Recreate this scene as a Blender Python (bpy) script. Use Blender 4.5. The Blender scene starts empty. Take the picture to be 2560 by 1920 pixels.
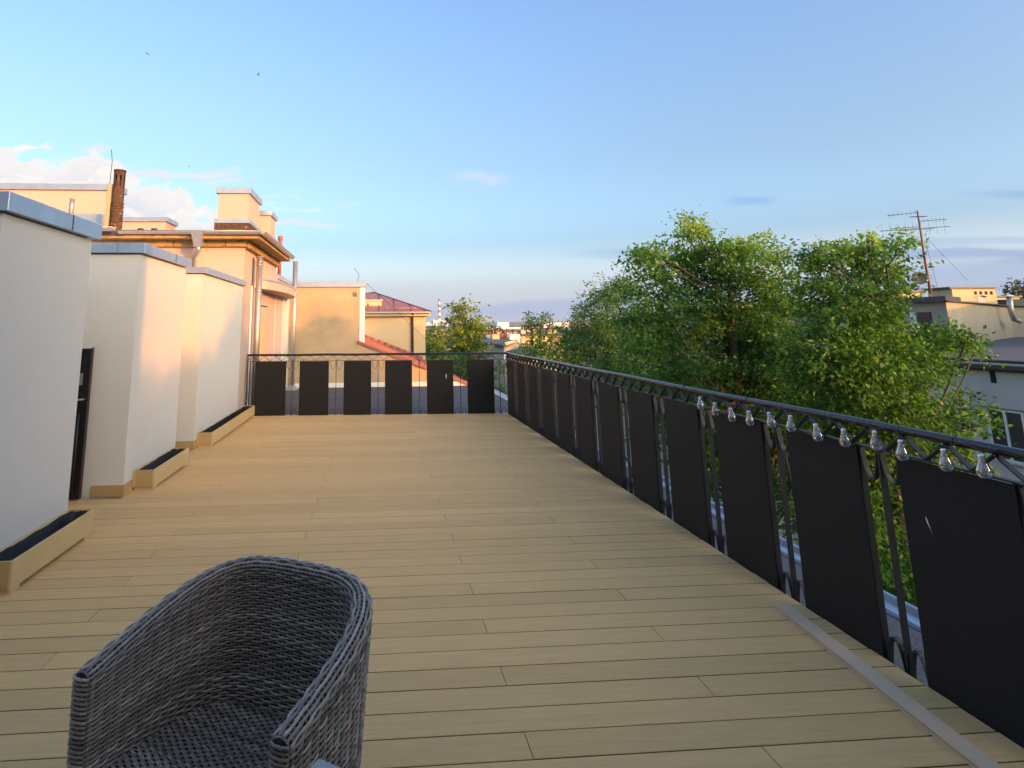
import bpy, math, random
import numpy as np
from mathutils import Vector, Matrix, Euler
R_ = math.radians
sc = bpy.context.scene
COL = sc.collection
rng = np.random.default_rng(7)
random.seed(7)

# ------------------------------------------------------------------ camera
FPX, CXP, CYP = 1449.7, 1039.6, 560.2            # focal length and principal point in 2560x1920 pixels
PITCH, YAW, ROLL, EYE = 0.1757, -0.0697, 0.0074, 1.579
cp, sp, cy_, sy_, cr, sr = math.cos(PITCH), math.sin(PITCH), math.cos(YAW), math.sin(YAW), math.cos(ROLL), math.sin(ROLL)
RM = (Matrix(((cy_, -sy_, 0), (sy_, cy_, 0), (0, 0, 1))) @ Matrix(((1, 0, 0), (0, cp, -sp), (0, sp, cp)))
      @ Matrix(((cr, 0, sr), (0, 1, 0), (-sr, 0, cr))))
cam_d = bpy.data.cameras.new('camera')
cam = bpy.data.objects.new('camera', cam_d)
COL.objects.link(cam)
ax = Matrix((RM.col[0], RM.col[2], -RM.col[1])).transposed()   # blender camera: x right, y up, looks down -z
cam.matrix_world = Matrix.Translation((0, 0, EYE)) @ ax.to_4x4()
cam_d.sensor_fit = 'HORIZONTAL'
cam_d.sensor_width = 36.0
cam_d.lens = 36.0 * FPX / 2560.0
cam_d.shift_x = (1280.0 - CXP) / 2560.0
cam_d.shift_y = (CYP - 960.0) / 2560.0
cam_d.clip_start, cam_d.clip_end = 0.05, 30000
sc.camera = cam


def ray(px, py):
    return RM @ Vector(((px - CXP) / FPX, 1.0, -(py - CYP) / FPX))


def P(px, py, Y):
    """point of the place seen at a photo pixel, at distance Y in front of the terrace origin"""
    d = ray(px, py)
    t = Y / d.y
    return Vector((d.x * t, Y, EYE + d.z * t))


# ------------------------------------------------------------------ sky, sun, exposure
SUN_AZ = R_(141.0)      # compass angle from +Y towards +X
SUN_EL = R_(9.0)
SKY_STRENGTH = 0.12
sun_dir = Vector((math.sin(SUN_AZ) * math.cos(SUN_EL), math.cos(SUN_AZ) * math.cos(SUN_EL), math.sin(SUN_EL)))
sl = bpy.data.lights.new('sun', 'SUN')
sl.energy = 2.5
sl.angle = R_(0.7)
sl.color = (1.0, 0.33, 0.04)
so = bpy.data.objects.new('sun', sl)
so.rotation_euler = sun_dir.to_track_quat('Z', 'Y').to_euler()
so.location = (30, -40, 30)
COL.objects.link(so)

world = bpy.data.worlds.new('World')
sc.world = world
world.use_nodes = True
wt = world.node_tree
for n in list(wt.nodes):
    wt.nodes.remove(n)


def _in(nt, node, idx, v):
    if v is None:
        return
    if hasattr(v, 'is_linked') or isinstance(v, bpy.types.NodeSocket):
        nt.links.new(v, node.inputs[idx])
    else:
        node.inputs[idx].default_value = v


def M_(nt, op, a, b=None, c=None, clamp=False):
    n = nt.nodes.new('ShaderNodeMath')
    n.operation = op
    n.use_clamp = clamp
    for i, v in enumerate((a, b, c)):
        _in(nt, n, i, v)
    return n.outputs[0]


def MR(nt, v, a, b, c, d, smooth=True):
    n = nt.nodes.new('ShaderNodeMapRange')
    n.interpolation_type = 'SMOOTHSTEP' if smooth else 'LINEAR'
    for i, x in enumerate((v, a, b, c, d)):
        _in(nt, n, i, x)
    return n.outputs[0]


def MIX(nt, f, a, b, mode='MIX'):
    n = nt.nodes.new('ShaderNodeMix')
    n.data_type = 'RGBA'
    n.blend_type = mode
    _in(nt, n, 0, f)
    for i, v in ((6, a), (7, b)):
        if isinstance(v, tuple):
            v = (v[0], v[1], v[2], 1.0)
        _in(nt, n, i, v)
    return n.outputs[2]


def NOISE(nt, vec, scale, detail=4, rough=0.55, dist=0.0):
    n = nt.nodes.new('ShaderNodeTexNoise')
    if vec is not None:
        nt.links.new(vec, n.inputs['Vector'])
    n.inputs['Scale'].default_value = scale
    n.inputs['Detail'].default_value = detail
    n.inputs['Roughness'].default_value = rough
    n.inputs['Distortion'].default_value = dist
    return n.outputs[0]


def COMB(nt, x, y, z):
    n = nt.nodes.new('ShaderNodeCombineXYZ')
    for i, v in enumerate((x, y, z)):
        _in(nt, n, i, v)
    return n.outputs[0]


def MAPV(nt, vec, scale=(1, 1, 1), loc=(0, 0, 0)):
    n = nt.nodes.new('ShaderNodeMapping')
    nt.links.new(vec, n.inputs[0])
    n.inputs['Scale'].default_value = scale
    n.inputs['Location'].default_value = loc
    return n.outputs[0]


sky = wt.nodes.new('ShaderNodeTexSky')
sky.sky_type = 'NISHITA'
sky.sun_disc = False
sky.sun_elevation = SUN_EL
sky.sun_rotation = SUN_AZ
sky.altitude = 200
sky.air_density = 1.0
sky.dust_density = 7.5
sky.ozone_density = 2.2
tc = wt.nodes.new('ShaderNodeTexCoord')
sep = wt.nodes.new('ShaderNodeSeparateXYZ')
wt.links.new(tc.outputs['Generated'], sep.inputs[0])
dx, dy, dz = sep.outputs
ysafe = M_(wt, 'MAXIMUM', dy, 0.05)
u = M_(wt, 'DIVIDE', dx, ysafe)
v = M_(wt, 'DIVIDE', dz, ysafe)
front = MR(wt, dy, 0.15, 0.35, 0.0, 1.0)
SKYTINT = (1.0, 1.0, 1.0)
NW = 2.15
base = MIX(wt, 1.0, sky.outputs[0], (NW, NW * 0.985, NW * 0.97), 'MULTIPLY')
gr = wt.nodes.new('ShaderNodeValToRGB')
gr.color_ramp.interpolation = 'EASE'
GS = [(0.0, (0.60, 0.62, 0.76)), (0.025, (0.55, 0.58, 0.71)), (0.08, (0.36, 0.42, 0.54)), (0.15, (0.03, 0.10, 0.24)), (0.28, (0.0, 0.01, 0.06)), (0.5, (0.0, 0.03, 0.14)), (0.95, (0.0, 0.03, 0.14))]
while len(gr.color_ramp.elements) < len(GS):
    gr.color_ramp.elements.new(0.5)
for e_, (p_, c_) in zip(gr.color_ramp.elements, GS):
    e_.position = p_
    e_.color = (*c_, 1)
wt.links.new(M_(wt, 'MAXIMUM', dz, 0.0), gr.inputs[0])
gsc = wt.nodes.new('ShaderNodeVectorMath')
gsc.operation = 'SCALE'
wt.links.new(gr.outputs[0], gsc.inputs[0])
gsc.inputs['Scale'].default_value = 4.0
base = MIX(wt, 1.0, base, gsc.outputs[0], 'ADD')
# soft haze and lavender cloud bank low over the horizon
uv = COMB(wt, u, v, 0.0)
nb = NOISE(wt, MAPV(wt, uv, (1.6, 9.0, 1.0), (0.3, 0.1, 0)), 1.0, 4, 0.5)
edge = M_(wt, 'ADD', v, M_(wt, 'MULTIPLY', M_(wt, 'SUBTRACT', nb, 0.5), 0.035))
SKYREF = (3.6, 4.0, 4.9)
hz = MR(wt, edge, 0.30, 0.02, 0.0, 1.0)
base = MIX(wt, M_(wt, 'MULTIPLY', hz, 0.0), base, (4.2, 4.2, 4.5))
bank_top = M_(wt, 'ADD', 0.022, M_(wt, 'MULTIPLY', M_(wt, 'SUBTRACT', u, 0.1), 0.085))
bank = MR(wt, M_(wt, 'SUBTRACT', edge, bank_top), 0.012, -0.004, 0.0, 1.0)
bank = M_(wt, 'MULTIPLY', bank, MR(wt, u, -0.02, 0.14, 0.0, 0.85))
bank = M_(wt, 'MULTIPLY', bank, front)
BANKC = MIX(wt, 1.0, base, (0.66, 0.79, 1.0), 'MULTIPLY')
base = MIX(wt, bank, base, BANKC)
# long thin streaks on the right
for (v0, w0, u0, u1, st) in ((0.125, 0.024, 0.62, 0.85, 0.55), (0.152, 0.010, 0.95, 1.1, 0.6), (0.126, 0.011, 0.38, 0.50, 0.8), (0.222, 0.013, 0.65, 0.73, 0.6), (0.243, 0.010, 1.15, 1.3, 0.6)):
    n2 = NOISE(wt, MAPV(wt, uv, (3.0, 14.0, 1.0), (v0 * 9, u0, 0)), 1.0, 4, 0.6)
    d = M_(wt, 'ABSOLUTE', M_(wt, 'SUBTRACT', M_(wt, 'ADD', v, M_(wt, 'MULTIPLY', M_(wt, 'SUBTRACT', n2, 0.5), 0.03)), v0))
    m = MR(wt, d, w0, w0 * 0.3, 0.0, st)
    if u1 - u0 < 0.12:
        m = M_(wt, 'MULTIPLY', m, M_(wt, 'MULTIPLY', MR(wt, u, u0 - 0.03, u0 + 0.03, 0, 1), MR(wt, u, u1 - 0.03, u1 + 0.03, 1, 0)))
    else:
        m = M_(wt, 'MULTIPLY', m, MR(wt, u, u0 - 0.1, u0 + 0.1, 0, 1))
    m = M_(wt, 'MULTIPLY', m, front)
    base = MIX(wt, m, base, MIX(wt, 1.0, base, (0.66, 0.74, 0.93), 'MULTIPLY'))
# a few bright wisps
for (v0, w0, u0, u1, st) in ((0.262, 0.010, -0.42, -0.25, 0.75), (0.252, 0.006, -0.30, -0.24, 0.6), (0.178, 0.008, -0.22, -0.07, 0.6), (0.262, 0.012, 0.15, 0.23, 0.35), (0.31, 0.008, -0.50, -0.46, 0.6)):
    n2 = NOISE(wt, MAPV(wt, uv, (9.0, 22.0, 1.0), (v0 * 11, u0 * 3, 0)), 1.0, 6, 0.62, 0.3)
    d = M_(wt, 'ABSOLUTE', M_(wt, 'SUBTRACT', M_(wt, 'ADD', v, M_(wt, 'MULTIPLY', M_(wt, 'SUBTRACT', n2, 0.5), 0.05)), v0))
    m = MR(wt, d, w0, w0 * 0.2, 0.0, st)
    m = M_(wt, 'MULTIPLY', m, M_(wt, 'MULTIPLY', MR(wt, u, u0 - 0.03, u0 + 0.03, 0, 1), MR(wt, u, u1 - 0.03, u1 + 0.03, 1, 0)))
    base = MIX(wt, M_(wt, 'MULTIPLY', m, front), base, (3.7, 3.45, 3.3))
# cumulus at the left
nc = NOISE(wt, MAPV(wt, uv, (7.0, 13.0, 1.0), (1.7, 0.0, 0)), 1.0, 7, 0.58, 0.3)
nc_hi = NOISE(wt, MAPV(wt, uv, (7.0, 13.0, 1.0), (1.72, -0.14, 0)), 1.0, 7, 0.58, 0.3)
topline = M_(wt, 'ADD', 0.272, M_(wt, 'MULTIPLY', M_(wt, 'ADD', u, 0.50), -0.30))
below = M_(wt, 'SUBTRACT', topline, v)
dens = M_(wt, 'ADD', M_(wt, 'MULTIPLY', M_(wt, 'SUBTRACT', nc, 0.47), 0.40), below)
cm = MR(wt, dens, 0.0, 0.028, 0.0, 1.0)
cm = M_(wt, 'MULTIPLY', cm, M_(wt, 'MULTIPLY', MR(wt, u, -0.10, -0.28, 0.0, 1.0), MR(wt, v, 0.13, 0.175, 0.0, 1.0)))
ns = NOISE(wt, MAPV(wt, uv, (6.0, 26.0, 1.0), (4.3, 2.1, 0)), 1.0, 6, 0.6, 0.2)
small = M_(wt, 'MULTIPLY', MR(wt, ns, 0.57, 0.68, 0.0, 0.6), M_(wt, 'MULTIPLY', MR(wt, v, 0.30, 0.26, 0, 1), MR(wt, u, 0.05, -0.1, 0.0, 1.0)))
small = M_(wt, 'MULTIPLY', small, MR(wt, v, 0.11, 0.16, 0, 1))
cm = M_(wt, 'MAXIMUM', cm, small)
cm = M_(wt, 'MULTIPLY', cm, front)
lit = MR(wt, M_(wt, 'SUBTRACT', nc, nc_hi), -0.06, 0.10, 0.0, 1.0)
lit = M_(wt, 'MAXIMUM', lit, MR(wt, dens, 0.12, 0.0, 0.0, 0.8))
CLOUD_SH, CLOUD_LT = (3.05, 3.05, 3.45), (4.5, 4.0, 3.5)
cc = MIX(wt, lit, CLOUD_SH, CLOUD_LT)
base = MIX(wt, M_(wt, 'MULTIPLY', cm, 0.92), base, cc)
bg = wt.nodes.new('ShaderNodeBackground')
bg.inputs['Strength'].default_value = SKY_STRENGTH
wt.links.new(base, bg.inputs[0])
wo = wt.nodes.new('ShaderNodeOutputWorld')
wt.links.new(bg.outputs[0], wo.inputs[0])

sc.view_settings.view_transform = 'Standard'
sc.view_settings.look = 'None'
sc.view_settings.gamma = 1.0
sc.view_settings.use_curve_mapping = False
sc.view_settings.exposure = 1.06
sc.render.engine = 'CYCLES'
cy = sc.cycles
cy.max_bounces = 8
cy.diffuse_bounces = 4
cy.glossy_bounces = 3
cy.transmission_bounces = 6
cy.transparent_max_bounces = 8
cy.sample_clamp_indirect = 8
cy.use_denoising = True


# ------------------------------------------------------------------ materials
def mat(name, color, rough=0.7, metal=0.0, var=0.0, vscale=3.0, bump=0.0, bscale=60.0, spec=0.5, objvar=0.0, stretch=(1, 1, 1), stain=None, coat=0.0):
    m = bpy.data.materials.new(name)
    m.use_nodes = True
    nt = m.node_tree
    b = nt.nodes['Principled BSDF']
    b.inputs['Roughness'].default_value = rough
    b.inputs['Metallic'].default_value = metal
    b.inputs['Specular IOR Level'].default_value = spec
    b.inputs['Coat Weight'].default_value = coat
    g = nt.nodes.new('ShaderNodeNewGeometry')
    pos = MAPV(nt, g.outputs['Position'], stretch)
    col = (color[0], color[1], color[2])
    out = None
    if objvar:
        oi = nt.nodes.new('ShaderNodeObjectInfo')
        k = MR(nt, oi.outputs['Random'], 0, 1, 1 - objvar, 1 + objvar, False)
        out = MIX(nt, 1.0, col, COMB(nt, k, k, k), 'MULTIPLY')
    if var:
        n = NOISE(nt, pos, vscale, 5, 0.6)
        k = MR(nt, n, 0.3, 0.7, 1 - var, 1 + var, False)
        out = MIX(nt, 1.0, out if out is not None else col, COMB(nt, k, k, k), 'MULTIPLY')
    if stain:
        sc_, lo, hi, scol, amt = stain
        n = NOISE(nt, MAPV(nt, g.outputs['Position'], stretch, (3.3, 1.7, 0.2)), sc_, 6, 0.65, 0.4)
        out = MIX(nt, MR(nt, n, lo, hi, 0.0, amt), out if out is not None else col, scol)
    if out is not None:
        nt.links.new(out, b.inputs['Base Color'])
    else:
        b.inputs['Base Color'].default_value = (*col, 1)
    if bump:
        n = NOISE(nt, MAPV(nt, g.outputs['Position'], stretch), bscale, 3, 0.6)
        bn = nt.nodes.new('ShaderNodeBump')
        bn.inputs['Strength'].default_value = bump
        bn.inputs['Distance'].default_value = 0.004
        nt.links.new(n, bn.inputs['Height'])
        nt.links.new(bn.outputs[0], b.inputs['Normal'])
    return m


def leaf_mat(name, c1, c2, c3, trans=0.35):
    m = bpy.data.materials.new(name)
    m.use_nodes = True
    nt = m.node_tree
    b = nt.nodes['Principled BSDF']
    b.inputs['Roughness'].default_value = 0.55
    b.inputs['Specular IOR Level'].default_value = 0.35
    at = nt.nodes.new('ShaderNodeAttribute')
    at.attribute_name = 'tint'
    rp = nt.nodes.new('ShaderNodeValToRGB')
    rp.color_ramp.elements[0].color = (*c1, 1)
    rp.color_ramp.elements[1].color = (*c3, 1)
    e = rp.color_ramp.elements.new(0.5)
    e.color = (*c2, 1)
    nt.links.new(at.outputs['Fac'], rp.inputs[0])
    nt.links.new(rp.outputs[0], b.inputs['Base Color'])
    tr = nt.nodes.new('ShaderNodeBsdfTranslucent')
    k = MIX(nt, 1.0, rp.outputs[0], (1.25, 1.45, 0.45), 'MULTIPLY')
    nt.links.new(k, tr.inputs[0])
    mx = nt.nodes.new('ShaderNodeMixShader')
    mx.inputs[0].default_value = trans
    nt.links.new(b.outputs[0], mx.inputs[1])
    nt.links.new(tr.outputs[0], mx.inputs[2])
    nt.links.new(mx.outputs[0], nt.nodes['Material Output'].inputs[0])
    return m


MT = {}
MT['plaster'] = mat('white_plaster', (0.71, 0.675, 0.615), 0.92, var=0.035, vscale=140, bump=0.9, bscale=110, spec=0.15, stretch=(1, 1, 0.8), stain=(0.9, 0.52, 0.78, (0.61, 0.575, 0.525), 0.45))
MT['peach'] = mat('peach_plaster', (0.58, 0.435, 0.36), 0.9, var=0.03, vscale=1.0, bump=0.4, bscale=120, spec=0.2)
MT['peachdark'] = mat('peach_stripe', (0.56, 0.47, 0.42), 0.9, var=0.03, bump=0.3, bscale=120, spec=0.2)
MT['ochre'] = mat('ochre_plaster', (0.60, 0.47, 0.27), 0.9, var=0.05, bump=0.3, bscale=90, spec=0.2)
MT['yellow'] = mat('old_yellow_plaster', (0.47, 0.365, 0.235), 0.92, var=0.10, vscale=1.3, bump=0.5, bscale=60, spec=0.15,
                   stain=(0.8, 0.5, 0.72, (0.29, 0.255, 0.20), 0.6))
MT['cream'] = mat('cream_plaster', (0.72, 0.53, 0.31), 0.9, var=0.04, vscale=0.7, bump=0.3, spec=0.2)
MT['flash'] = mat('zinc_flashing', (0.46, 0.53, 0.60), 0.38, metal=0.65, var=0.10, vscale=7, bump=0.1, bscale=12)
MT['gutter'] = mat('galvanised_gutter', (0.50, 0.48, 0.44), 0.35, metal=0.7, var=0.08, vscale=9)
MT['steelpipe'] = mat('stainless_flue', (0.50, 0.47, 0.43), 0.5, metal=0.8, var=0.06, vscale=8)
MT['board'] = mat('deck_composite', (0.76, 0.475, 0.195), 0.82, var=0.075, vscale=11, bump=0.7, bscale=70, spec=0.2, objvar=0.07, stretch=(0.35, 5, 5),
                  stain=(2.1, 0.50, 0.75, (0.60, 0.38, 0.18), 0.35))
MT['boardedge'] = mat('gap_shade_board_edge', (0.18, 0.11, 0.05), 0.9)  # board sides coloured dark: shade of the gaps put into the colour
MT['skirt'] = mat('skirting_composite', (0.50, 0.33, 0.14), 0.75, var=0.06, vscale=5, bump=0.2, bscale=60, spec=0.25)
MT['planter'] = mat('planter_composite', (0.64, 0.46, 0.22), 0.72, var=0.05, vscale=4, bump=0.2, bscale=70, spec=0.25, stain=(14, 0.66, 0.72, (0.12, 0.09, 0.05), 0.6))
MT['liner'] = mat('black_liner_film', (0.010, 0.010, 0.011), 0.5, bump=0.9, bscale=14, spec=0.35)
MT['under'] = mat('dark_subfloor', (0.02, 0.018, 0.015), 0.9)
MT['felt'] = mat('roofing_felt', (0.085, 0.088, 0.10), 0.85, var=0.22, vscale=1.6, bump=0.8, bscale=90, stretch=(1, 2.4, 1), stain=(2.2, 0.6, 0.68, (0.22, 0.22, 0.23), 0.6))
MT['gravel'] = mat('granulated_felt', (0.17, 0.165, 0.16), 0.95, var=0.30, vscale=55, bump=1.0, bscale=130, stain=(9, 0.62, 0.7, (0.05, 0.05, 0.05), 0.8))
MT['iron'] = mat('black_painted_iron', (0.016, 0.019, 0.022), 0.5, metal=0.0, bump=0.25, bscale=120, spec=0.55, var=0.15, vscale=20)
MT['rail'] = mat('handrail_paint', (0.013, 0.013, 0.017), 0.27, spec=0.5, bump=0.15, bscale=40, coat=0.1)
MT['panel'] = mat('black_infill_board', (0.0165, 0.0150, 0.0130), 0.62, bump=1.0, bscale=300, spec=0.25, var=0.25, vscale=90)
MT['whitemark'] = mat('paint_chip', (0.7, 0.7, 0.68), 0.8)
MT['loose'] = mat('grey_composite', (0.66, 0.485, 0.315), 0.95, var=0.05, vscale=6, bump=0.3, bscale=120, spec=0.05)
MT['doorblack'] = mat('black_door_frame', (0.012, 0.011, 0.012), 0.3, spec=0.5)
MT['doorside'] = mat('brown_door_edge', (0.05, 0.022, 0.02), 0.45)
MT['brass'] = mat('brass_handle', (0.65, 0.52, 0.22), 0.3, metal=0.9)
MT['rust'] = mat('rusty_pipe', (0.085, 0.042, 0.026), 0.85, var=0.4, vscale=18, bump=0.9, bscale=40, stain=(16, 0.60, 0.66, (0.45, 0.38, 0.28), 0.8))
MT['oldwood'] = mat('crumbling_cornice', (0.42, 0.27, 0.10), 0.9, var=0.25, vscale=7, bump=1.0, bscale=30, stain=(9, 0.56, 0.64, (0.10, 0.06, 0.03), 0.85))
MT['redroof'] = mat('red_sheet_roof', (0.34, 0.14, 0.11), 0.45, var=0.12, vscale=3, bump=0.2, bscale=10, spec=0.5, stain=(1.5, 0.55, 0.7, (0.30, 0.14, 0.11), 0.5))
MT['redseam'] = mat('roof_seam', (0.09, 0.03, 0.028), 0.5)
MT['terracotta'] = mat('terracotta_pipe', (0.40, 0.12, 0.07), 0.7, var=0.1)
MT['palewall'] = mat('pale_grey_render', (0.57, 0.56, 0.51), 0.92, var=0.07, vscale=0.8, bump=0.4, bscale=50, spec=0.15, stretch=(1, 1, 0.35), stain=(0.9, 0.55, 0.75, (0.46, 0.455, 0.42), 0.6))
MT['beigewall'] = mat('beige_render', (0.38, 0.345, 0.26), 0.92, var=0.10, vscale=1.0, bump=0.5, bscale=30, spec=0.15, stain=(1.2, 0.55, 0.75, (0.28, 0.25, 0.19), 0.6))
MT['bricklit'] = mat('cream_chimney_render', (0.62, 0.48, 0.28), 0.9, var=0.05)
MT['darktrim'] = mat('dark_green_trim', (0.035, 0.045, 0.042), 0.5)
MT['pvc'] = mat('white_window_frame', (0.75, 0.76, 0.76), 0.4)
MT['glass'] = mat('window_glass', (0.03, 0.035, 0.035), 0.08, spec=0.8)
MT['darkhole'] = mat('dark_opening', (0.02, 0.018, 0.016), 0.9)
MT['bark'] = mat('tree_bark', (0.060, 0.052, 0.044), 0.95, var=0.25, vscale=14, bump=1.0, bscale=40, stretch=(1, 1, 0.3))
MT['grass'] = mat('lawn', (0.06, 0.10, 0.03), 0.95, var=0.25, vscale=0.3)
MT['field'] = mat('far_land', (0.09, 0.12, 0.06), 0.95, var=0.3, vscale=0.006)
MT['mastred'] = mat('red_mast_steel', (0.16, 0.05, 0.045), 0.6)
MT['alu'] = mat('aluminium', (0.45, 0.45, 0.46), 0.4, metal=0.8)
MT['dish'] = mat('dish_grey', (0.14, 0.125, 0.10), 0.6)
MT['white'] = mat('white_paint', (0.75, 0.75, 0.74), 0.7)
MT['redpaint'] = mat('red_paint', (0.20, 0.13, 0.15), 0.7)
MT['bluepaint'] = mat('blue_sheet', (0.04, 0.16, 0.55), 0.6)
MT['bird'] = mat('dark_plumage', (0.02, 0.02, 0.02), 0.9)
MT['tabletop'] = mat('grey_table_plastic', (0.33, 0.31, 0.285), 0.45, bump=0.5, bscale=90)
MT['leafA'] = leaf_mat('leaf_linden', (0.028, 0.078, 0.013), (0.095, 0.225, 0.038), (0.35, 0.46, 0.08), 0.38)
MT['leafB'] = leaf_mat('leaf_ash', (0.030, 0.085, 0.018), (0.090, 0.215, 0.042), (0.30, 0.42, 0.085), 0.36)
MT['leafY'] = leaf_mat('leaf_yellow_green', (0.035, 0.075, 0.012), (0.105, 0.175, 0.026), (0.34, 0.36, 0.045), 0.38)
MT['leafD'] = leaf_mat('leaf_far', (0.03, 0.05, 0.02), (0.05, 0.08, 0.03), (0.08, 0.11, 0.04), 0.2)


def wicker_mat():
    m = bpy.data.materials.new('synthetic_wicker')
    m.use_nodes = True
    nt = m.node_tree
    b = nt.nodes['Principled BSDF']
    b.inputs['Roughness'].default_value = 0.34
    b.inputs['Specular IOR Level'].default_value = 0.55
    at = nt.nodes.new('ShaderNodeAttribute')
    at.attribute_name = 'tint'
    g = nt.nodes.new('ShaderNodeNewGeometry')
    n = NOISE(nt, g.outputs['Position'], 24, 4, 0.6)
    f = M_(nt, 'ADD', M_(nt, 'MULTIPLY', at.outputs['Fac'], 0.7), M_(nt, 'MULTIPLY', M_(nt, 'SUBTRACT', n, 0.28), 0.5), clamp=True)
    rp = nt.nodes.new('ShaderNodeValToRGB')
    rp.color_ramp.elements[0].color = (0.036, 0.026, 0.022, 1)
    rp.color_ramp.elements[1].color = (0.84, 0.70, 0.55, 1)
    e = rp.color_ramp.elements.new(0.5)
    e.color = (0.30, 0.238, 0.180, 1)
    nt.links.new(f, rp.inputs[0])
    nt.links.new(rp.outputs[0], b.inputs['Base Color'])
    return m


MT['wicker'] = wicker_mat()
MT['wickerdark'] = mat('wicker_backing', (0.018, 0.016, 0.016), 0.7)


def bulb_glass():
    """thin clear blown glass: mostly see-through, mirror-like at grazing angles"""
    m = bpy.data.materials.new('clear_bulb_glass')
    m.use_nodes = True
    nt = m.node_tree
    for n in list(nt.nodes):
        if n.type != 'OUTPUT_MATERIAL':
            nt.nodes.remove(n)
    out = [n for n in nt.nodes if n.type == 'OUTPUT_MATERIAL'][0]
    tr = nt.nodes.new('ShaderNodeBsdfTransparent')
    tr.inputs[0].default_value = (0.93, 0.95, 0.97, 1)
    gl = nt.nodes.new('ShaderNodeBsdfGlossy')
    gl.inputs['Roughness'].default_value = 0.06
    lw = nt.nodes.new('ShaderNodeLayerWeight')
    lw.inputs[0].default_value = 0.5
    f = MR(nt, lw.outputs['Facing'], 0.10, 0.85, 0.20, 0.92)
    mx = nt.nodes.new('ShaderNodeMixShader')
    nt.links.new(f, mx.inputs[0])
    nt.links.new(tr.outputs[0], mx.inputs[1])
    nt.links.new(gl.outputs[0], mx.inputs[2])
    nt.links.new(mx.outputs[0], out.inputs[0])
    return m


MT['bulb'] = bulb_glass()
MT['chrome'] = mat('chrome_cap', (0.85, 0.85, 0.86), 0.3, metal=0.9)
MT['bulbplate'] = mat('led_board', (0.30, 0.31, 0.33), 0.4, metal=0.3)


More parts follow.
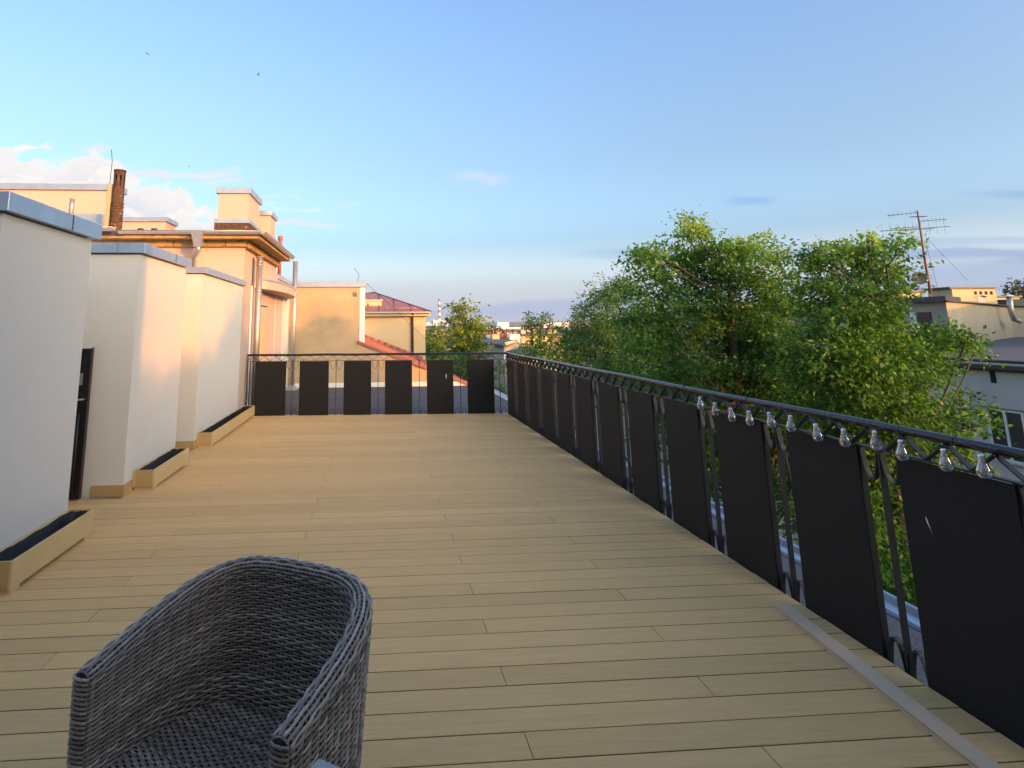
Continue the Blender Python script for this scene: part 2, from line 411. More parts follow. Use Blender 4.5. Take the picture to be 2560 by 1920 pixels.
# ------------------------------------------------------------------ geometry helpers
class MB:
    def __init__(s):
        s.v, s.f, s.sm, s.t = [], [], [], []

    def add(s, vs, fs, smooth=False, tint=0.5):
        o = len(s.v)
        s.v += [tuple(q) for q in vs]
        s.f += [tuple(i + o for i in f) for f in fs]
        s.sm += [smooth] * len(fs)
        s.t += [tint] * len(vs)
        return s

    def box(s, x0, x1, y0, y1, z0, z1, T=None):
        vs = [Vector(q) for q in ((x0, y0, z0), (x1, y0, z0), (x1, y1, z0), (x0, y1, z0), (x0, y0, z1), (x1, y0, z1), (x1, y1, z1), (x0, y1, z1))]
        if T is not None:
            vs = [T @ q for q in vs]
        return s.add(vs, [(0, 3, 2, 1), (4, 5, 6, 7), (0, 1, 5, 4), (1, 2, 6, 5), (2, 3, 7, 6), (3, 0, 4, 7)])

    def cbox(s, x0, x1, y0, y1, z0, z1, c=0.004, T=None):
        """box with chamfered vertical and top edges"""
        def ring(i, z):
            return [(x0 + i, y0, z), (x1 - i, y0, z), (x1, y0 + i, z), (x1, y1 - i, z), (x1 - i, y1, z), (x0 + i, y1, z), (x0, y1 - i, z), (x0, y0 + i, z)]
        a, b_ = ring(c, z0), ring(c, z1 - c)
        t = [(x0 + c, y0 + c, z1)] * 0
        xm0, xm1, ym0, ym1 = x0 + c, x1 - c, y0 + c, y1 - c
        t = [(xm0 + c, ym0, z1), (xm1 - c, ym0, z1), (xm1, ym0 + c, z1), (xm1, ym1 - c, z1), (xm1 - c, ym1, z1), (xm0 + c, ym1, z1), (xm0, ym1 - c, z1), (xm0, ym0 + c, z1)]
        vs = [Vector(q) for q in a + b_ + t]
        if T is not None:
            vs = [T @ q for q in vs]
        fs = [tuple(reversed(range(8))), tuple(range(16, 24))]
        for L in (0, 8):
            for i in range(8):
                j = (i + 1) % 8
                fs.append((L + i, L + j, L + 8 + j, L + 8 + i))
        return s.add(vs, fs)

    def prism(s, poly, z0, z1, T=None, ch=0.0):
        """vertical prism on a plan polygon (counter-clockwise), chamfered top"""
        n = len(poly)
        cx = sum(p[0] for p in poly) / n
        cyy = sum(p[1] for p in poly) / n
        vs = [(p[0], p[1], z0) for p in poly] + [(p[0], p[1], z1 - ch) for p in poly]
        fs = [tuple(reversed(range(n)))]
        for i in range(n):
            j = (i + 1) % n
            fs.append((i, j, n + j, n + i))
        if ch:
            def ins(p):
                d = Vector((cx - p[0], cyy - p[1]))
                return (p[0] + math.copysign(min(ch, abs(d.x)), d.x), p[1] + math.copysign(min(ch, abs(d.y)), d.y), z1)
            vs += [ins(p) for p in poly]
            for i in range(n):
                j = (i + 1) % n
                fs.append((n + i, n + j, 2 * n + j, 2 * n + i))
            fs.append(tuple(range(2 * n, 3 * n)))
        else:
            fs.append(tuple(range(n, 2 * n)))
        vs = [Vector(q) for q in vs]
        if T is not None:
            vs = [T @ q for q in vs]
        return s.add(vs, fs)

    def tube(s, pts, r, n=8, smooth=True, cap=True, tint=0.5, flat=None, up=None):
        """tube along points; r number or list; flat=(w,t) gives a flat bar with width along `up`"""
        pts = [Vector(p) for p in pts]
        m = len(pts)
        rs = r if isinstance(r, (list, tuple)) else [r] * m
        vs, fs = [], []
        ref = Vector(up) if up is not None else Vector((0, 0, 1))
        prev = None
        for i, p in enumerate(pts):
            d = (pts[min(i + 1, m - 1)] - pts[max(i - 1, 0)])
            if d.length < 1e-9:
                d = Vector((0, 0, 1))
            d.normalize()
            if up is None:
                if prev is None:
                    a = d.cross(ref if abs(d.dot(ref)) < 0.95 else Vector((1, 0, 0))).normalized()
                else:
                    a = (prev - d * prev.dot(d)).normalized()
                prev = a
                b_ = d.cross(a)
            else:
                a = (ref - d * ref.dot(d)).normalized()
                b_ = d.cross(a)
            if flat:
                w, t = flat
                vs += [p + a * w / 2 + b_ * t / 2, p - a * w / 2 + b_ * t / 2, p - a * w / 2 - b_ * t / 2, p + a * w / 2 - b_ * t / 2]
            else:
                for k in range(n):
                    an = 2 * math.pi * k / n
                    vs.append(p + (a * math.cos(an) + b_ * math.sin(an)) * rs[i])
        if flat:
            n = 4
            smooth = False
        for i in range(m - 1):
            for k in range(n):
                j = (k + 1) % n
                fs.append((i * n + k, i * n + j, (i + 1) * n + j, (i + 1) * n + k))
        if cap:
            fs.append(tuple(reversed(range(n))))
            fs.append(tuple(range((m - 1) * n, m * n)))
        return s.add(vs, fs, smooth, tint)

    def lathe(s, prof, origin=(0, 0, 0), n=20, smooth=True, T=None):
        o = Vector(origin)
        vs, fs = [], []
        for r, z in prof:
            for k in range(n):
                a = 2 * math.pi * k / n
                q = Vector((r * math.cos(a), r * math.sin(a), z))
                vs.append((T @ q if T is not None else q) + o)
        for i in range(len(prof) - 1):
            for k in range(n):
                j = (k + 1) % n
                fs.append((i * n + k, i * n + j, (i + 1) * n + j, (i + 1) * n + k))
        return s.add(vs, fs, smooth)

    def quad(s, a, b, c, d):
        return s.add([a, b, c, d], [(0, 1, 2, 3)])

    def build(s, name, m, parent=None, world_to=None):
        me = bpy.data.meshes.new(name)
        me.from_pydata(s.v, [], s.f)
        me.materials.append(m)
        me.polygons.foreach_set('use_smooth', s.sm)
        if any(t != 0.5 for t in s.t):
            at = me.attributes.new('tint', 'FLOAT', 'POINT')
            at.data.foreach_set('value', s.t)
        me.update()
        return link(name, me, parent)


def link(name, me, parent=None):
    o = bpy.data.objects.new(name, me)
    COL.objects.link(o)
    if parent is not None:
        o.parent = parent
        # geometry is written in world coordinates; the thing's Empty only translates
        if parent.get('_off') is not None:
            o.location = [-c for c in parent['_off']]
    return o


def tag(o, label, cat, group=None, kind=None):
    o['label'] = label
    o['category'] = cat
    if group:
        o['group'] = group
    if kind:
        o['kind'] = kind
    return o


def thing(name, label, cat, loc=(0, 0, 0), group=None):
    """an Empty at the thing's base; part meshes are written in world coordinates and offset back"""
    o = bpy.data.objects.new(name, None)
    COL.objects.link(o)
    o.empty_display_size = 0.2
    o.location = loc
    o['_off'] = list(loc)
    return tag(o, label, cat, group)


def sub(parent_obj, o):
    """make o (a part already offset) a sub-part of part parent_obj"""
    o.parent = parent_obj
    o.location = (0, 0, 0)
    return o


def struct(name, mb, m):
    o = mb.build(name, m)
    o['kind'] = 'structure'
    return o


# ------------------------------------------------------------------ setting: ground, deck, roofs
GZ = -12.0
mb = MB()
mb.quad((-9000, -3000, GZ - 0.02), (9000, -3000, GZ - 0.02), (9000, 14000, GZ - 0.02), (-9000, 14000, GZ - 0.02))
struct('ground', mb, MT['field'])
mb = MB()
mb.quad((3.2, -60, GZ), (60, -60, GZ), (60, 60, GZ), (3.2, 60, GZ))
struct('lawn', mb, MT['grass'])

YW = 17.0           # old yellow gable wall
RX = 2.97           # inner edge of the roof flashing
mb = MB()
mb.box(-2.5, RX + 0.12, -1.5, YW + 0.3, -0.30, -0.082)
struct('flat_roof', mb, MT['felt'])
mb = MB()
mb.quad((2.30, -1.5, -0.078), (RX, -1.5, -0.078), (RX, 10.9, -0.078), (2.30, 10.9, -0.078))
struct('roof_ledge', mb, MT['gravel'])

# roof edge flashing
fl = thing('roof_flashing', 'bright zinc edge flashing along the roof edge beyond the long railing', 'flashing', (RX + 0.05, 5, -0.08))
y = -1.5
i = 0
while y < YW - 0.1:
    y1 = min(y + 2.0, YW - 0.05)
    mb = MB()
    pr = [(RX, -0.074), (RX + 0.012, -0.058), (RX + 0.085, -0.056), (RX + 0.105, -0.022), (RX + 0.118, -0.016), (RX + 0.125, -0.03), (RX + 0.125, -0.20)]
    vs, fs = [], []
    for (x, z) in pr:
        vs += [(x, y + 0.003, z), (x, y1 - 0.003, z)]
    for k in range(len(pr) - 1):
        fs.append((2 * k, 2 * k + 2, 2 * k + 3, 2 * k + 1))
    mb.add(vs, fs)
    mb.build('flashing_strip', MT['flash'], fl)
    y = y1
# wall of our own building down to the ground
mb = MB()
mb.box(-12, RX + 0.08, -8, YW + 0.2, GZ, -0.301)
own = thing('terrace_building', 'the building under the wooden terrace, beige street wall below the railing', 'building', (0, 5, GZ))
mb.build('wall', MT['beigewall'], own)

# deck of composite planks
deck = bpy.data.objects.new('terrace_deck', None)
COL.objects.link(deck)
deck['kind'] = 'structure'
Y0, PW, XR = 2.726, 0.15, 2.44
def yend(x):
    return 11.36 + (x + 2.3) * (11.02 - 11.36) / 4.75
def clip(poly):
    out = []
    for i in range(len(poly)):
        a, b_ = poly[i], poly[(i + 1) % len(poly)]
        fa, fb = yend(a[0]) - a[1], yend(b_[0]) - b_[1]
        if fa >= 0:
            out.append(a)
        if (fa >= 0) != (fb >= 0):
            t = fa / (fa - fb)
            out.append((a[0] + (b_[0] - a[0]) * t, a[1] + (b_[1] - a[1]) * t))
    return out
mb = MB()
mb.box(-3.4, XR - 0.02, -1.5, 10.9, -0.079, -0.026)
struct('deck_substructure', mb, MT['under'])
mb = MB()
for k in range(-20, 58):
    ya, yb = Y0 + PW * k + 0.0030, Y0 + PW * (k + 1) - 0.0030
    ym = (ya + yb) / 2
    xl = -3.4 if ym < 3.84 else (-2.405 if ym < 5.02 else (-3.2 if ym < 6.09 else -2.405))
    js = {0: [-1.57, 1.472], 1: [0.593], 2: [-0.534]}[k % 3]
    if xl < -2.5 and k % 3 == 1:
        js = [-2.407] + js
    xs = [xl] + [j for j in js if j > xl] + [XR + (0.004 if k % 2 else 0)]
    for a, b_ in zip(xs[:-1], xs[1:]):
        g = 0.0011
        poly = clip([(a + g, ya), (b_ - g, ya), (b_ - g, yb), (a + g, yb)])
        if len(poly) < 3:
            continue
        pm = MB()
        z = random.uniform(-0.0006, 0.0006)
        pm.prism(poly, -0.022, z, ch=0.0018)
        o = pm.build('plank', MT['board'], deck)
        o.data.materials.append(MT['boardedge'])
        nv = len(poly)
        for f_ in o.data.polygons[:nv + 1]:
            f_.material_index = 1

# ------------------------------------------------------------------ rendered walls at the left
WX = -2.41


def cap_metal(parent, x0, x1, y0, y1, z0, z1, m, seams=(), axis='y', name='cap_flashing'):
    mb = MB()
    mb.cbox(x0, x1, y0, y1, z0, z1, 0.004)
    o = mb.build(name, m, parent)
    for s_ in seams:
        mb = MB()
        if axis == 'y':
            mb.box(x1, x1 + 0.004, s_ - 0.004, s_ + 0.004, z0 + 0.004, z1)
        else:
            mb.box(s_ - 0.004, s_ + 0.004, y0 - 0.004, y0, z0 + 0.004, z1)
        sub(o, mb.build('seam', MT['darktrim'] if axis == 'y' else m, parent))
    return o


def pier(label, x0, y0, y1, ztop, zcap, skirt, seams):
    t = thing('wall_pier', label, 'wall', (WX, (y0 + y1) / 2, 0))
    mb = MB()
    mb.box(x0, WX, y0, y1, -0.08, ztop)
    mb.build('plaster_wall', MT['plaster'], t)
    cap_metal(t, x0 - 0.03, WX + 0.055, y0 - 0.045, y1 + 0.05, ztop + 0.012, zcap, MT['flash'], seams)
    for s_ in skirt:
        mb = MB()
        mb.box(*s_, 0.002, 0.105)
        mb.build('skirting_board', MT['skirt'], t)
    return t


pier('tall white rendered wall pier nearest the camera at the left picture edge', -3.3, 3.86, 5.06, 2.325, 2.462, [], [4.62])
pier('middle white rendered wall pier with the soft patch of sunlight', -4.6, 6.10, 7.56, 2.335, 2.45, [(-2.70, WX, 6.086, 6.10), (WX, WX + 0.014, 6.086, 6.30)], [7.0])
pier('white rendered wall pier farthest along the terrace, touching the peach building', -3.3, 8.30, 10.79, 2.33, 2.43, [(-2.72, WX, 8.286, 8.30), (WX, WX + 0.014, 8.286, 8.42)], [])
# end seams seen on the front of the middle cap
mid_cap = [o for o in bpy.data.objects if o.name.startswith('cap_flashing')][1]
for s_ in (-3.02, -2.62):
    mb = MB()
    mb.box(s_ - 0.012, s_ + 0.012, 6.05, 6.0545, 2.352, 2.449)
    p_ = mid_cap.parent
    sub(mid_cap, mb.build('seam', MT['alu'], p_))

# planters
def planter(label, y0, y1):
    t = thing('planter_box', label, 'planter', (-2.30, (y0 + y1) / 2, 0), 'planter boxes along the wall')
    x0, x1, zt, zb, th = -2.402, -2.198, 0.19, 0.028, 0.018
    for (a, b_) in ((x0, x0 + th), (x1 - th, x1)):
        mb = MB(); mb.cbox(a, b_, y0, y1, zb, zt, 0.002); mb.build('side_panel', MT['planter'], t)
    for (a, b_) in ((y0 - 0.0005, y0 + th), (y1 - th, y1 + 0.0005)):
        mb = MB(); mb.cbox(x0 + th + 0.0005, x1 - th - 0.0005, a, b_, zb, zt - 0.001, 0.002)
        mb.build('end_panel', MT['skirt'], t)
    # black liner: thin tray with a rolled edge and wrinkles
    mb = MB()
    nx, ny = 8, max(12, int((y1 - y0) / 0.06))
    g = []
    ins = 0.020
    for j in range(ny + 1):
        for i in range(nx + 1):
            X = x0 + ins + (x1 - x0 - 2 * ins) * i / nx
            Yy = y0 + ins + (y1 - y0 - 2 * ins) * j / ny
            e = min(i, nx - i, 2) / 2.0 * (min(j, ny - j, 1))
            z = zt - 0.012 - 0.105 * e + random.uniform(-0.006, 0.006)
            g.append((X, Yy, z))
    fs = [(j * (nx + 1) + i, j * (nx + 1) + i + 1, (j + 1) * (nx + 1) + i + 1, (j + 1) * (nx + 1) + i) for j in range(ny) for i in range(nx)]
    mb.add(g, fs, True)
    mb.build('liner', MT['liner'], t)
    for (a, b_) in ((y0 + 0.01, y0 + 0.11), (y1 - 0.12, y1 - 0.02)):
        mb = MB(); mb.box(x0 + 0.012, x1 - 0.006, a, b_, 0.001, zb - 0.0005); mb.build('foot', MT['planter'], t)
    mb = MB(); mb.box(x0 + 0.02, x1 - 0.02, y0 + 0.02, y1 - 0.02, zb + 0.001, zb + 0.012); mb.build('base_panel', MT['under'], t)


planter('low tan planter box with black liner at the left picture edge, nearest one', 4.0, 5.05)
planter('short tan planter box with black liner at the foot of the middle white pier', 6.31, 7.42)
planter('longest tan planter box with black liner, running up to the far railing', 8.42, 11.22)

# black door leaf in the gap between the first two piers
dl = thing('door_leaf', 'narrow black glazed door leaf standing in the gap between two white piers', 'door', (-3.05, 6.03, 0))
x0, x1, y0, y1, zt = -3.45, -2.765, 6.00, 6.05, 1.395
mb = MB(); mb.box(x1 - 0.075, x1 - 0.006, y0, y1, 0.012, zt); mb.box(x0, x0 + 0.075, y0, y1, 0.012, zt)
mb.box(x0 + 0.076, x1 - 0.076, y0, y1, 0.012, 0.30); mb.box(x0 + 0.076, x1 - 0.076, y0, y1, zt - 0.03, zt); mb.build('frame', MT['doorblack'], dl)
mb = MB(); mb.box(x1 - 0.005, x1, y0 + 0.004, y1, 0.012, zt + 0.01); mb.build('edge_strip', MT['doorside'], dl)
mb = MB(); mb.box(x0 + 0.076, x1 - 0.076, y0 + 0.02, y0 + 0.03, 0.301, zt - 0.031); mb.build('pane', MT['glass'], dl)
mb = MB(); mb.tube([(x1 - 0.03, y0 - 0.0, 0.92), (x1 - 0.03, y0 - 0.045, 0.92), (x1 - 0.11, y0 - 0.05, 0.915)], 0.009, 8); mb.build('handle', MT['brass'], dl)
mb = MB(); mb.tube([(x1 - 0.06, y0 - 0.02, 0.06), (x1 - 0.06, y0 - 0.02, 0.78)], 0.011, 8)
mb.build('bolt_rod', MT['iron'], dl)
mb = MB(); mb.box(x1 - 0.09, x1 - 0.06, y0 - 0.012, y0 - 0.001, 1.05, 1.16); mb.build('lock_plate', MT['alu'], dl)

# ------------------------------------------------------------------ railings
def flatbar(mb, pts, w, t, up):
    mb.tube(pts, 1, flat=(w, t), up=up)


def uloop(p0, p1, depth, n=10):
    """U-shaped bent strip hanging (or standing) between p0 and p1, depth along z"""
    p0, p1 = Vector(p0), Vector(p1)
    out = [p0]
    for i in range(1, n):
        t = i / n
        s_ = 1 - abs(2 * t - 1) ** 2.6
        e = 0.5 + (t - 0.5) * (0.95 if 0.2 < t < 0.8 else 1.0)
        out.append(p0.lerp(p1, e) + Vector((0, 0, depth * s_)))
    out.append(p1)
    return out


def rail_run(t, A, B, panels, gaps_c, near_bars, joints, side, zig, name_bars='baluster', braces=()):
    """A,B: ends (x,y) in plan; panels: list of (s0,s1) along the run; side: unit vector to the outside"""
    A, B = Vector((*A, 0)), Vector((*B, 0))
    L = (B - A).length
    d = (B - A) / L
    o = Vector((*side, 0))
    Z = Vector((0, 0, 1))
    def q(s_, z, off=0.0):
        return A + d * s_ + Z * z + o * off
    zr, zb = 1.083, 0.972
    mb = MB(); mb.tube([q(-0.0, zr + 0.004 * math.sin(s_ * 0.9), 0.0) if False else q(L * s_ / 24, zr + 0.003 * math.sin(s_ * 1.1)) for s_ in range(25)], 0.0205, 14)
    hr = mb.build('handrail', MT['rail'], t)
    for s_ in joints:
        mb = MB(); mb.tube([q(s_ - 0.004, zr), q(s_ + 0.004, zr)], 0.0222, 14)
        sub(hr, mb.build('joint_ring', MT['iron'], t))
    mb = MB(); flatbar(mb, [q(0, zb), q(L, zb)], 0.030, 0.008, o); mb.build('lower_rail', MT['iron'], t)
    # zigzag
    n = int(round(L / zig))
    pts = []
    for k in range(n + 1):
        s_ = L * k / n
        pts.append(q(s_, zb + 0.006))
        if k < n:
            pts.append(q(s_ + L / n / 2, zr - 0.021))
    for k in range(len(pts) - 1):
        mb = MB(); flatbar(mb, [pts[k], pts[k + 1]], 0.026, 0.0065, o)
        mb.build('zigzag_bar', MT['iron'], t)
    for (a, b_) in panels:
        mb = MB()
        c0, c1 = q(a, 0, -0.022), q(b_, 0, -0.022)
        vs = []
        for c in (c0, c1):
            for off in (0.0, 0.004):
                for z in (-0.028, 0.966):
                    vs.append(c + o * off + Z * z)
        mb.add(vs, [(0, 1, 5, 4), (2, 6, 7, 3), (0, 2, 3, 1), (4, 5, 7, 6), (1, 3, 7, 5), (0, 4, 6, 2)])
        mb.build('infill_panel', MT['panel'], t)
    for s_ in near_bars:
        mb = MB(); flatbar(mb, [q(s_, -0.078, 0.004), q(s_, zb - 0.004, 0.004)], 0.034, 0.012, o); mb.build(name_bars, MT['iron'], t)
    for s_ in gaps_c:
        mb = MB(); flatbar(mb, [q(s_, -0.078, 0.004), q(s_, zb - 0.004, 0.004)], 0.030, 0.010, o); mb.build(name_bars, MT['iron'], t)
        w = 0.115
        for e in (-1, 1):
            mb = MB(); flatbar(mb, uloop(q(s_ + e * 0.008, zb - 0.006, 0.002), q(s_ + e * (w - 0.004), zb - 0.006, 0.002), -0.145), 0.026, 0.006, o); mb.build('loop', MT['iron'], t)
            mb = MB(); flatbar(mb, uloop(q(s_ + e * 0.008, -0.055, 0.002), q(s_ + e * (w - 0.004), -0.055, 0.002), 0.165), 0.026, 0.006, o); mb.build('loop', MT['iron'], t)
    for s_ in braces:
        mb = MB(); mb.tube([q(s_ + 0.02, 0.93, 0.03), q(s_ + 0.035, 0.40, 0.11), q(s_ + 0.05, 0.06, 0.36)], 0.009, 8)
        mb.tube([q(s_ + 0.05, 0.06, 0.36), q(s_ + 0.05, -0.078, 0.37)], 0.010, 8)
        mb.build('brace', MT['iron'], t)
        mb = MB(); mb.box(-0.03, 0.03, -0.02, 0.02, 0, 0.012, Matrix.Translation(q(s_ + 0.05, 0.055, 0.36)))
        mb.build('bracket', MT['alu'], t)


RXX = 2.470
Y_END, Y_BEG = 11.02, -0.30
L = Y_END - Y_BEG
rt = thing('metal_railing', 'long black metal railing with dark panels along the right side of the deck', 'railing', (RXX, 5, -0.08))
panels, nb, gc = [], [], []
for j in range(-5, 12):
    far = 2.72 + 0.7455 * j
    if j == 11:
        far = 10.93
    near = far - 0.515
    if near < Y_BEG:
        continue
    panels.append((near - Y_BEG, far - Y_BEG))
    nb.append(near - Y_BEG + 0.008)
    gc.append(near - Y_BEG - 0.115)
jj = [2.43, 2.69, 3.83, 4.63, 6.1, 8.2, 9.6]
rail_run(rt, (RXX, Y_BEG), (RXX, Y_END), panels, gc, nb, [a - Y_BEG for a in jj], (1, 0), 0.2075, braces=[gc[i] for i in range(1, len(gc), 2) if gc[i] + Y_BEG > 1.9 or True])
mb = MB(); mb.tube([(RXX, Y_END, -0.08), (RXX, Y_END, 1.10)], 0.017, 10); mb.build('corner_post', MT['iron'], rt)
for (yy, zz, r_) in ((2.475, 0.575, 0.02), (2.50, 0.55, 0.012)):
    pass
mb = MB()
_d = ray(2322, 1315); _t = (RXX - 0.0235) / _d.x
_y, _z = _d.y * _t, EYE + _d.z * _t
mb.add([(RXX - 0.0225 - 0.0006, _y + a_, _z + b_) for a_, b_ in ((0.012, 0.036), (0.004, 0.030), (-0.002, 0.006), (-0.012, -0.034), (-0.004, -0.010), (0.008, 0.012))], [(0, 1, 2, 3, 4, 5)])
mk = mb.build('paint_chip', MT['whitemark'], rt)

ft = thing('metal_railing', 'short black metal railing with six dark panels across the far end of the deck', 'railing', (0, 11.1, -0.08))
FA, FB = Vector((-2.375, 11.25)), Vector((2.475, 11.02))
FL = (FB - FA).length
def s_far(px):
    """distance along the far railing of a photo column at panel height"""
    best = None
    d = ray(px, 950)
    # intersect in plan with the line FA-FB
    e = FB - FA
    den = d.x * e.y - d.y * e.x
    t = (FA.x * e.y - FA.y * e.x) / den
    pt = Vector((d.x * t, d.y * t))
    return (pt - FA).length
pan = [(s_far(638), s_far(715.5)), (s_far(748.7), s_far(822)), (s_far(859.5), s_far(928)), (s_far(962.3), s_far(1030)), (s_far(1066.8), s_far(1133)), (s_far(1168), s_far(1234.5))]
gcf = [s_far(p) for p in (730.4, 840, 945, 1048.4, 1150.6, 1249.4)]
rail_run(ft, FA, FB, pan, gcf, [s_far(624)], [], (0, 1), 0.207)
mb = MB(); mb.tube([(-2.36, 11.24, -0.08), (-2.36, 11.24, 1.06)], 0.012, 8); mb.build('end_post', MT['iron'], ft)
c = FA + (FB - FA) * (s_far(1114) / FL)
mb = MB(); mb.add([(c.x, c.y - 0.0225 - 0.002 + 0.0, 0.62), (c.x + 0.016, c.y - 0.0245, 0.66), (c.x + 0.016, c.y - 0.0245, 0.72), (c.x, c.y - 0.0245, 0.70)], [(0, 1, 2, 3)])
mb.build('paint_chip', MT['whitemark'], ft)

# ------------------------------------------------------------------ string of bulbs on the railing
bt = thing('string_lights', 'string of twelve clear pear-shaped bulbs hanging under the handrail of the long railing', 'string lights', (2.42, 3.2, 0.9))
bulbs = [(4.33, 1.052), (4.145, 1.032), (3.958, 1.022), (3.76, 1.029), (3.56, 1.048), (3.368, 1.056), (3.18, 1.039), (2.982, 1.045), (2.787, 1.067), (2.648, 1.051), (2.442, 1.052), (2.285, 1.062)]
prof = [(0.010, -0.018), (0.0135, -0.022), (0.0155, -0.030), (0.0195, -0.042), (0.0245, -0.054), (0.0288, -0.066), (0.0300, -0.074), (0.0285, -0.084), (0.0235, -0.093), (0.0150, -0.100), (0.0008, -0.103)]
bm = bp = None
cord = []
for i, (yy, zz) in enumerate(bulbs):
    tilt = Euler((random.uniform(-.16, .16), random.uniform(-.10, .04), 0)).to_matrix()
    zt_ = zz
    T = tilt
    if bm is None:
        mb = MB(); mb.lathe(prof, n=18)
        b0 = mb.build('bulb', MT['bulb'], None); bm = b0.data
        mb = MB(); mb.lathe([(0.0005, 0.002), (0.009, 0.0), (0.0132, -0.004), (0.0125, -0.008), (0.0138, -0.012), (0.0128, -0.016), (0.0138, -0.020), (0.013, -0.026)], n=16)
        c0 = mb.build('screw_cap', MT['chrome'], None); bc = c0.data
        mb = MB(); mb.lathe([(0.0005, -0.026), (0.006, -0.027), (0.008, -0.046), (0.017, -0.060), (0.0165, -0.063), (0.0005, -0.063)], n=14)
        p0 = mb.build('led_core', MT['bulbplate'], None); bp = p0.data
        bo, co, po = b0, c0, p0
    else:
        bo, co, po = (bpy.data.objects.new(n_, m_) for n_, m_ in (('bulb', bm), ('screw_cap', bc), ('led_core', bp)))
        for q_ in (bo, co, po):
            COL.objects.link(q_)
    bo.parent = bt
    bo.location = Vector((2.418, yy, zt_)) - Vector(bt['_off'])
    bo.rotation_euler = tilt.to_euler()
    bo.scale = (0.9, 0.9, 0.93)
    for q_ in (co, po):
        q_.parent = bo
        q_.location = (0, 0, 0)
    nxt = bulbs[i + 1] if i + 1 < len(bulbs) else (2.1, 1.07)
    cord += [(2.428, yy, zz + 0.006), (2.438, (yy * 2 + nxt[0]) / 3, max(zz, nxt[1]) + 0.022), (2.438, (yy + 2 * nxt[0]) / 3, max(zz, nxt[1]) + 0.018)]
cord.append((2.445, 1.6, 1.05))
mb = MB(); mb.tube(cord, 0.0028, 6); mb.build('cord', MT['iron'], bt)

# ------------------------------------------------------------------ loose plank on the deck
lp = thing('loose_plank', 'grey-brown grooved plank lying loose on the deck along the right railing', 'plank', (2.24, 2.6, 0))
a0, a1 = Vector((2.292, 3.433, 0)), Vector((2.135, 1.55, 0))
dd = (a1 - a0).normalized()
nn = Vector((-dd.y, dd.x, 0))
if nn.x < 0:
    nn = -nn
T = Matrix((( nn.x, dd.x, 0, a0.x), (nn.y, dd.y, 0, a0.y), (0, 0, 1, 0), (0, 0, 0, 1)))
LL = (a1 - a0).length
mb = MB()
pr = [(-0.041, 0.0015), (0.041, 0.0015), (0.041, 0.024), (-0.041, 0.024), (-0.041, 0.016), (-0.034, 0.016), (-0.034, 0.011), (-0.041, 0.011)]
vs = [T @ Vector((x, 0, z)) for x, z in pr] + [T @ Vector((x, LL, z)) for x, z in pr]
n_ = len(pr)
fs = [tuple(range(n_)), tuple(reversed(range(n_, 2 * n_)))] + [(i, (i + 1) % n_ + 0, n_ + (i + 1) % n_, n_ + i) for i in range(n_)]
fs = [(b__[0], b__[3], b__[2], b__[1]) if len(b__) == 4 else b__ for b__ in fs]
mb.add(vs, fs)
mb.build('board', MT['loose'], lp)

# ------------------------------------------------------------------ peach building beyond the piers
pb = thing('peach_building', 'peach rendered building with crumbling cornice, gutter and capped chimneys behind the white piers', 'building', (-4, 12, -0.3))
def part(name, m, parent, *boxes, ch=0.0, label=None):
    mb = MB()
    for b_ in boxes:
        if ch:
            mb.cbox(*b_, ch)
        else:
            mb.box(*b_)
    o = mb.build(name, MT[m], parent)
    if label:
        o['label'] = label
    return o
BY = 10.80
part('wall', 'peach', pb, (-12, WX, BY, 14.25, -0.3, 3.10))
part('low_wall', 'plaster', pb, (-12, WX, 14.252, 16.78, -0.3, 2.52), label='lower rear wing of the building under the canopy')
part('low_wall', 'plaster', pb, (-12, -3.6, 2.0, BY - 0.003, -0.3, 2.25), label='low roof wing behind the white piers')
part('parapet', 'peach', pb, (-3.2, WX + 0.02, 14.26, 16.3, 2.523, 2.76))
o = part('cap_flashing', 'flash', pb, (-3.25, WX + 0.07, 14.254, 16.36, 2.762, 2.86), ch=0.004)
part('pilaster', 'peachdark', pb, (WX, WX + 0.006, 14.37, 15.34, -0.08, 2.33), label='darker peach stripe')
part('window_reveal', 'ochre', pb, (WX, WX + 0.008, 12.42, 13.12, 0.1, 2.03), label='ochre coloured panel beside the flue')
part('lintel', 'darktrim', pb, (WX, WX + 0.02, 12.40, 13.14, 2.033, 2.055))
# cornice: individual crumbling blocks below the soffit
x = -5.6
while x < -2.34:
    w = random.uniform(0.35, 0.6)
    x1 = min(x + w, -2.33)
    if x1 - x > 0.06:
        part('cornice_block', 'oldwood', pb, (x + 0.004, x1 - 0.004, BY - 0.085 - random.uniform(0, 0.012), BY - 0.002, 3.055 + random.uniform(-0.006, 0.004), 3.168), ch=0.006)
    x = x1
y = BY - 0.0
while y < 14.2:
    w = random.uniform(0.35, 0.55)
    y1 = min(y + w, 14.24)
    part('cornice_block', 'oldwood', pb, (WX + 0.002, WX + 0.082 + random.uniform(0, 0.012), y + 0.006, y1 - 0.006, 3.035 + random.uniform(-0.008, 0.004), 3.168), ch=0.006)
    y = y1
part('soffit', 'oldwood', pb, (-12, -2.10, 10.47, BY + 0.05, 3.172, 3.20), (WX - 0.05, -2.10, BY + 0.052, 14.25, 3.172, 3.20))
part('fascia', 'oldwood', pb, (-4.46, -2.098, 10.452, 10.468, 3.165, 3.215), (-2.098, -2.082, 10.452, 14.26, 3.165, 3.215))
part('roof', 'felt', pb, (-12, -2.11, 10.48, 14.27, 3.202, 3.30))


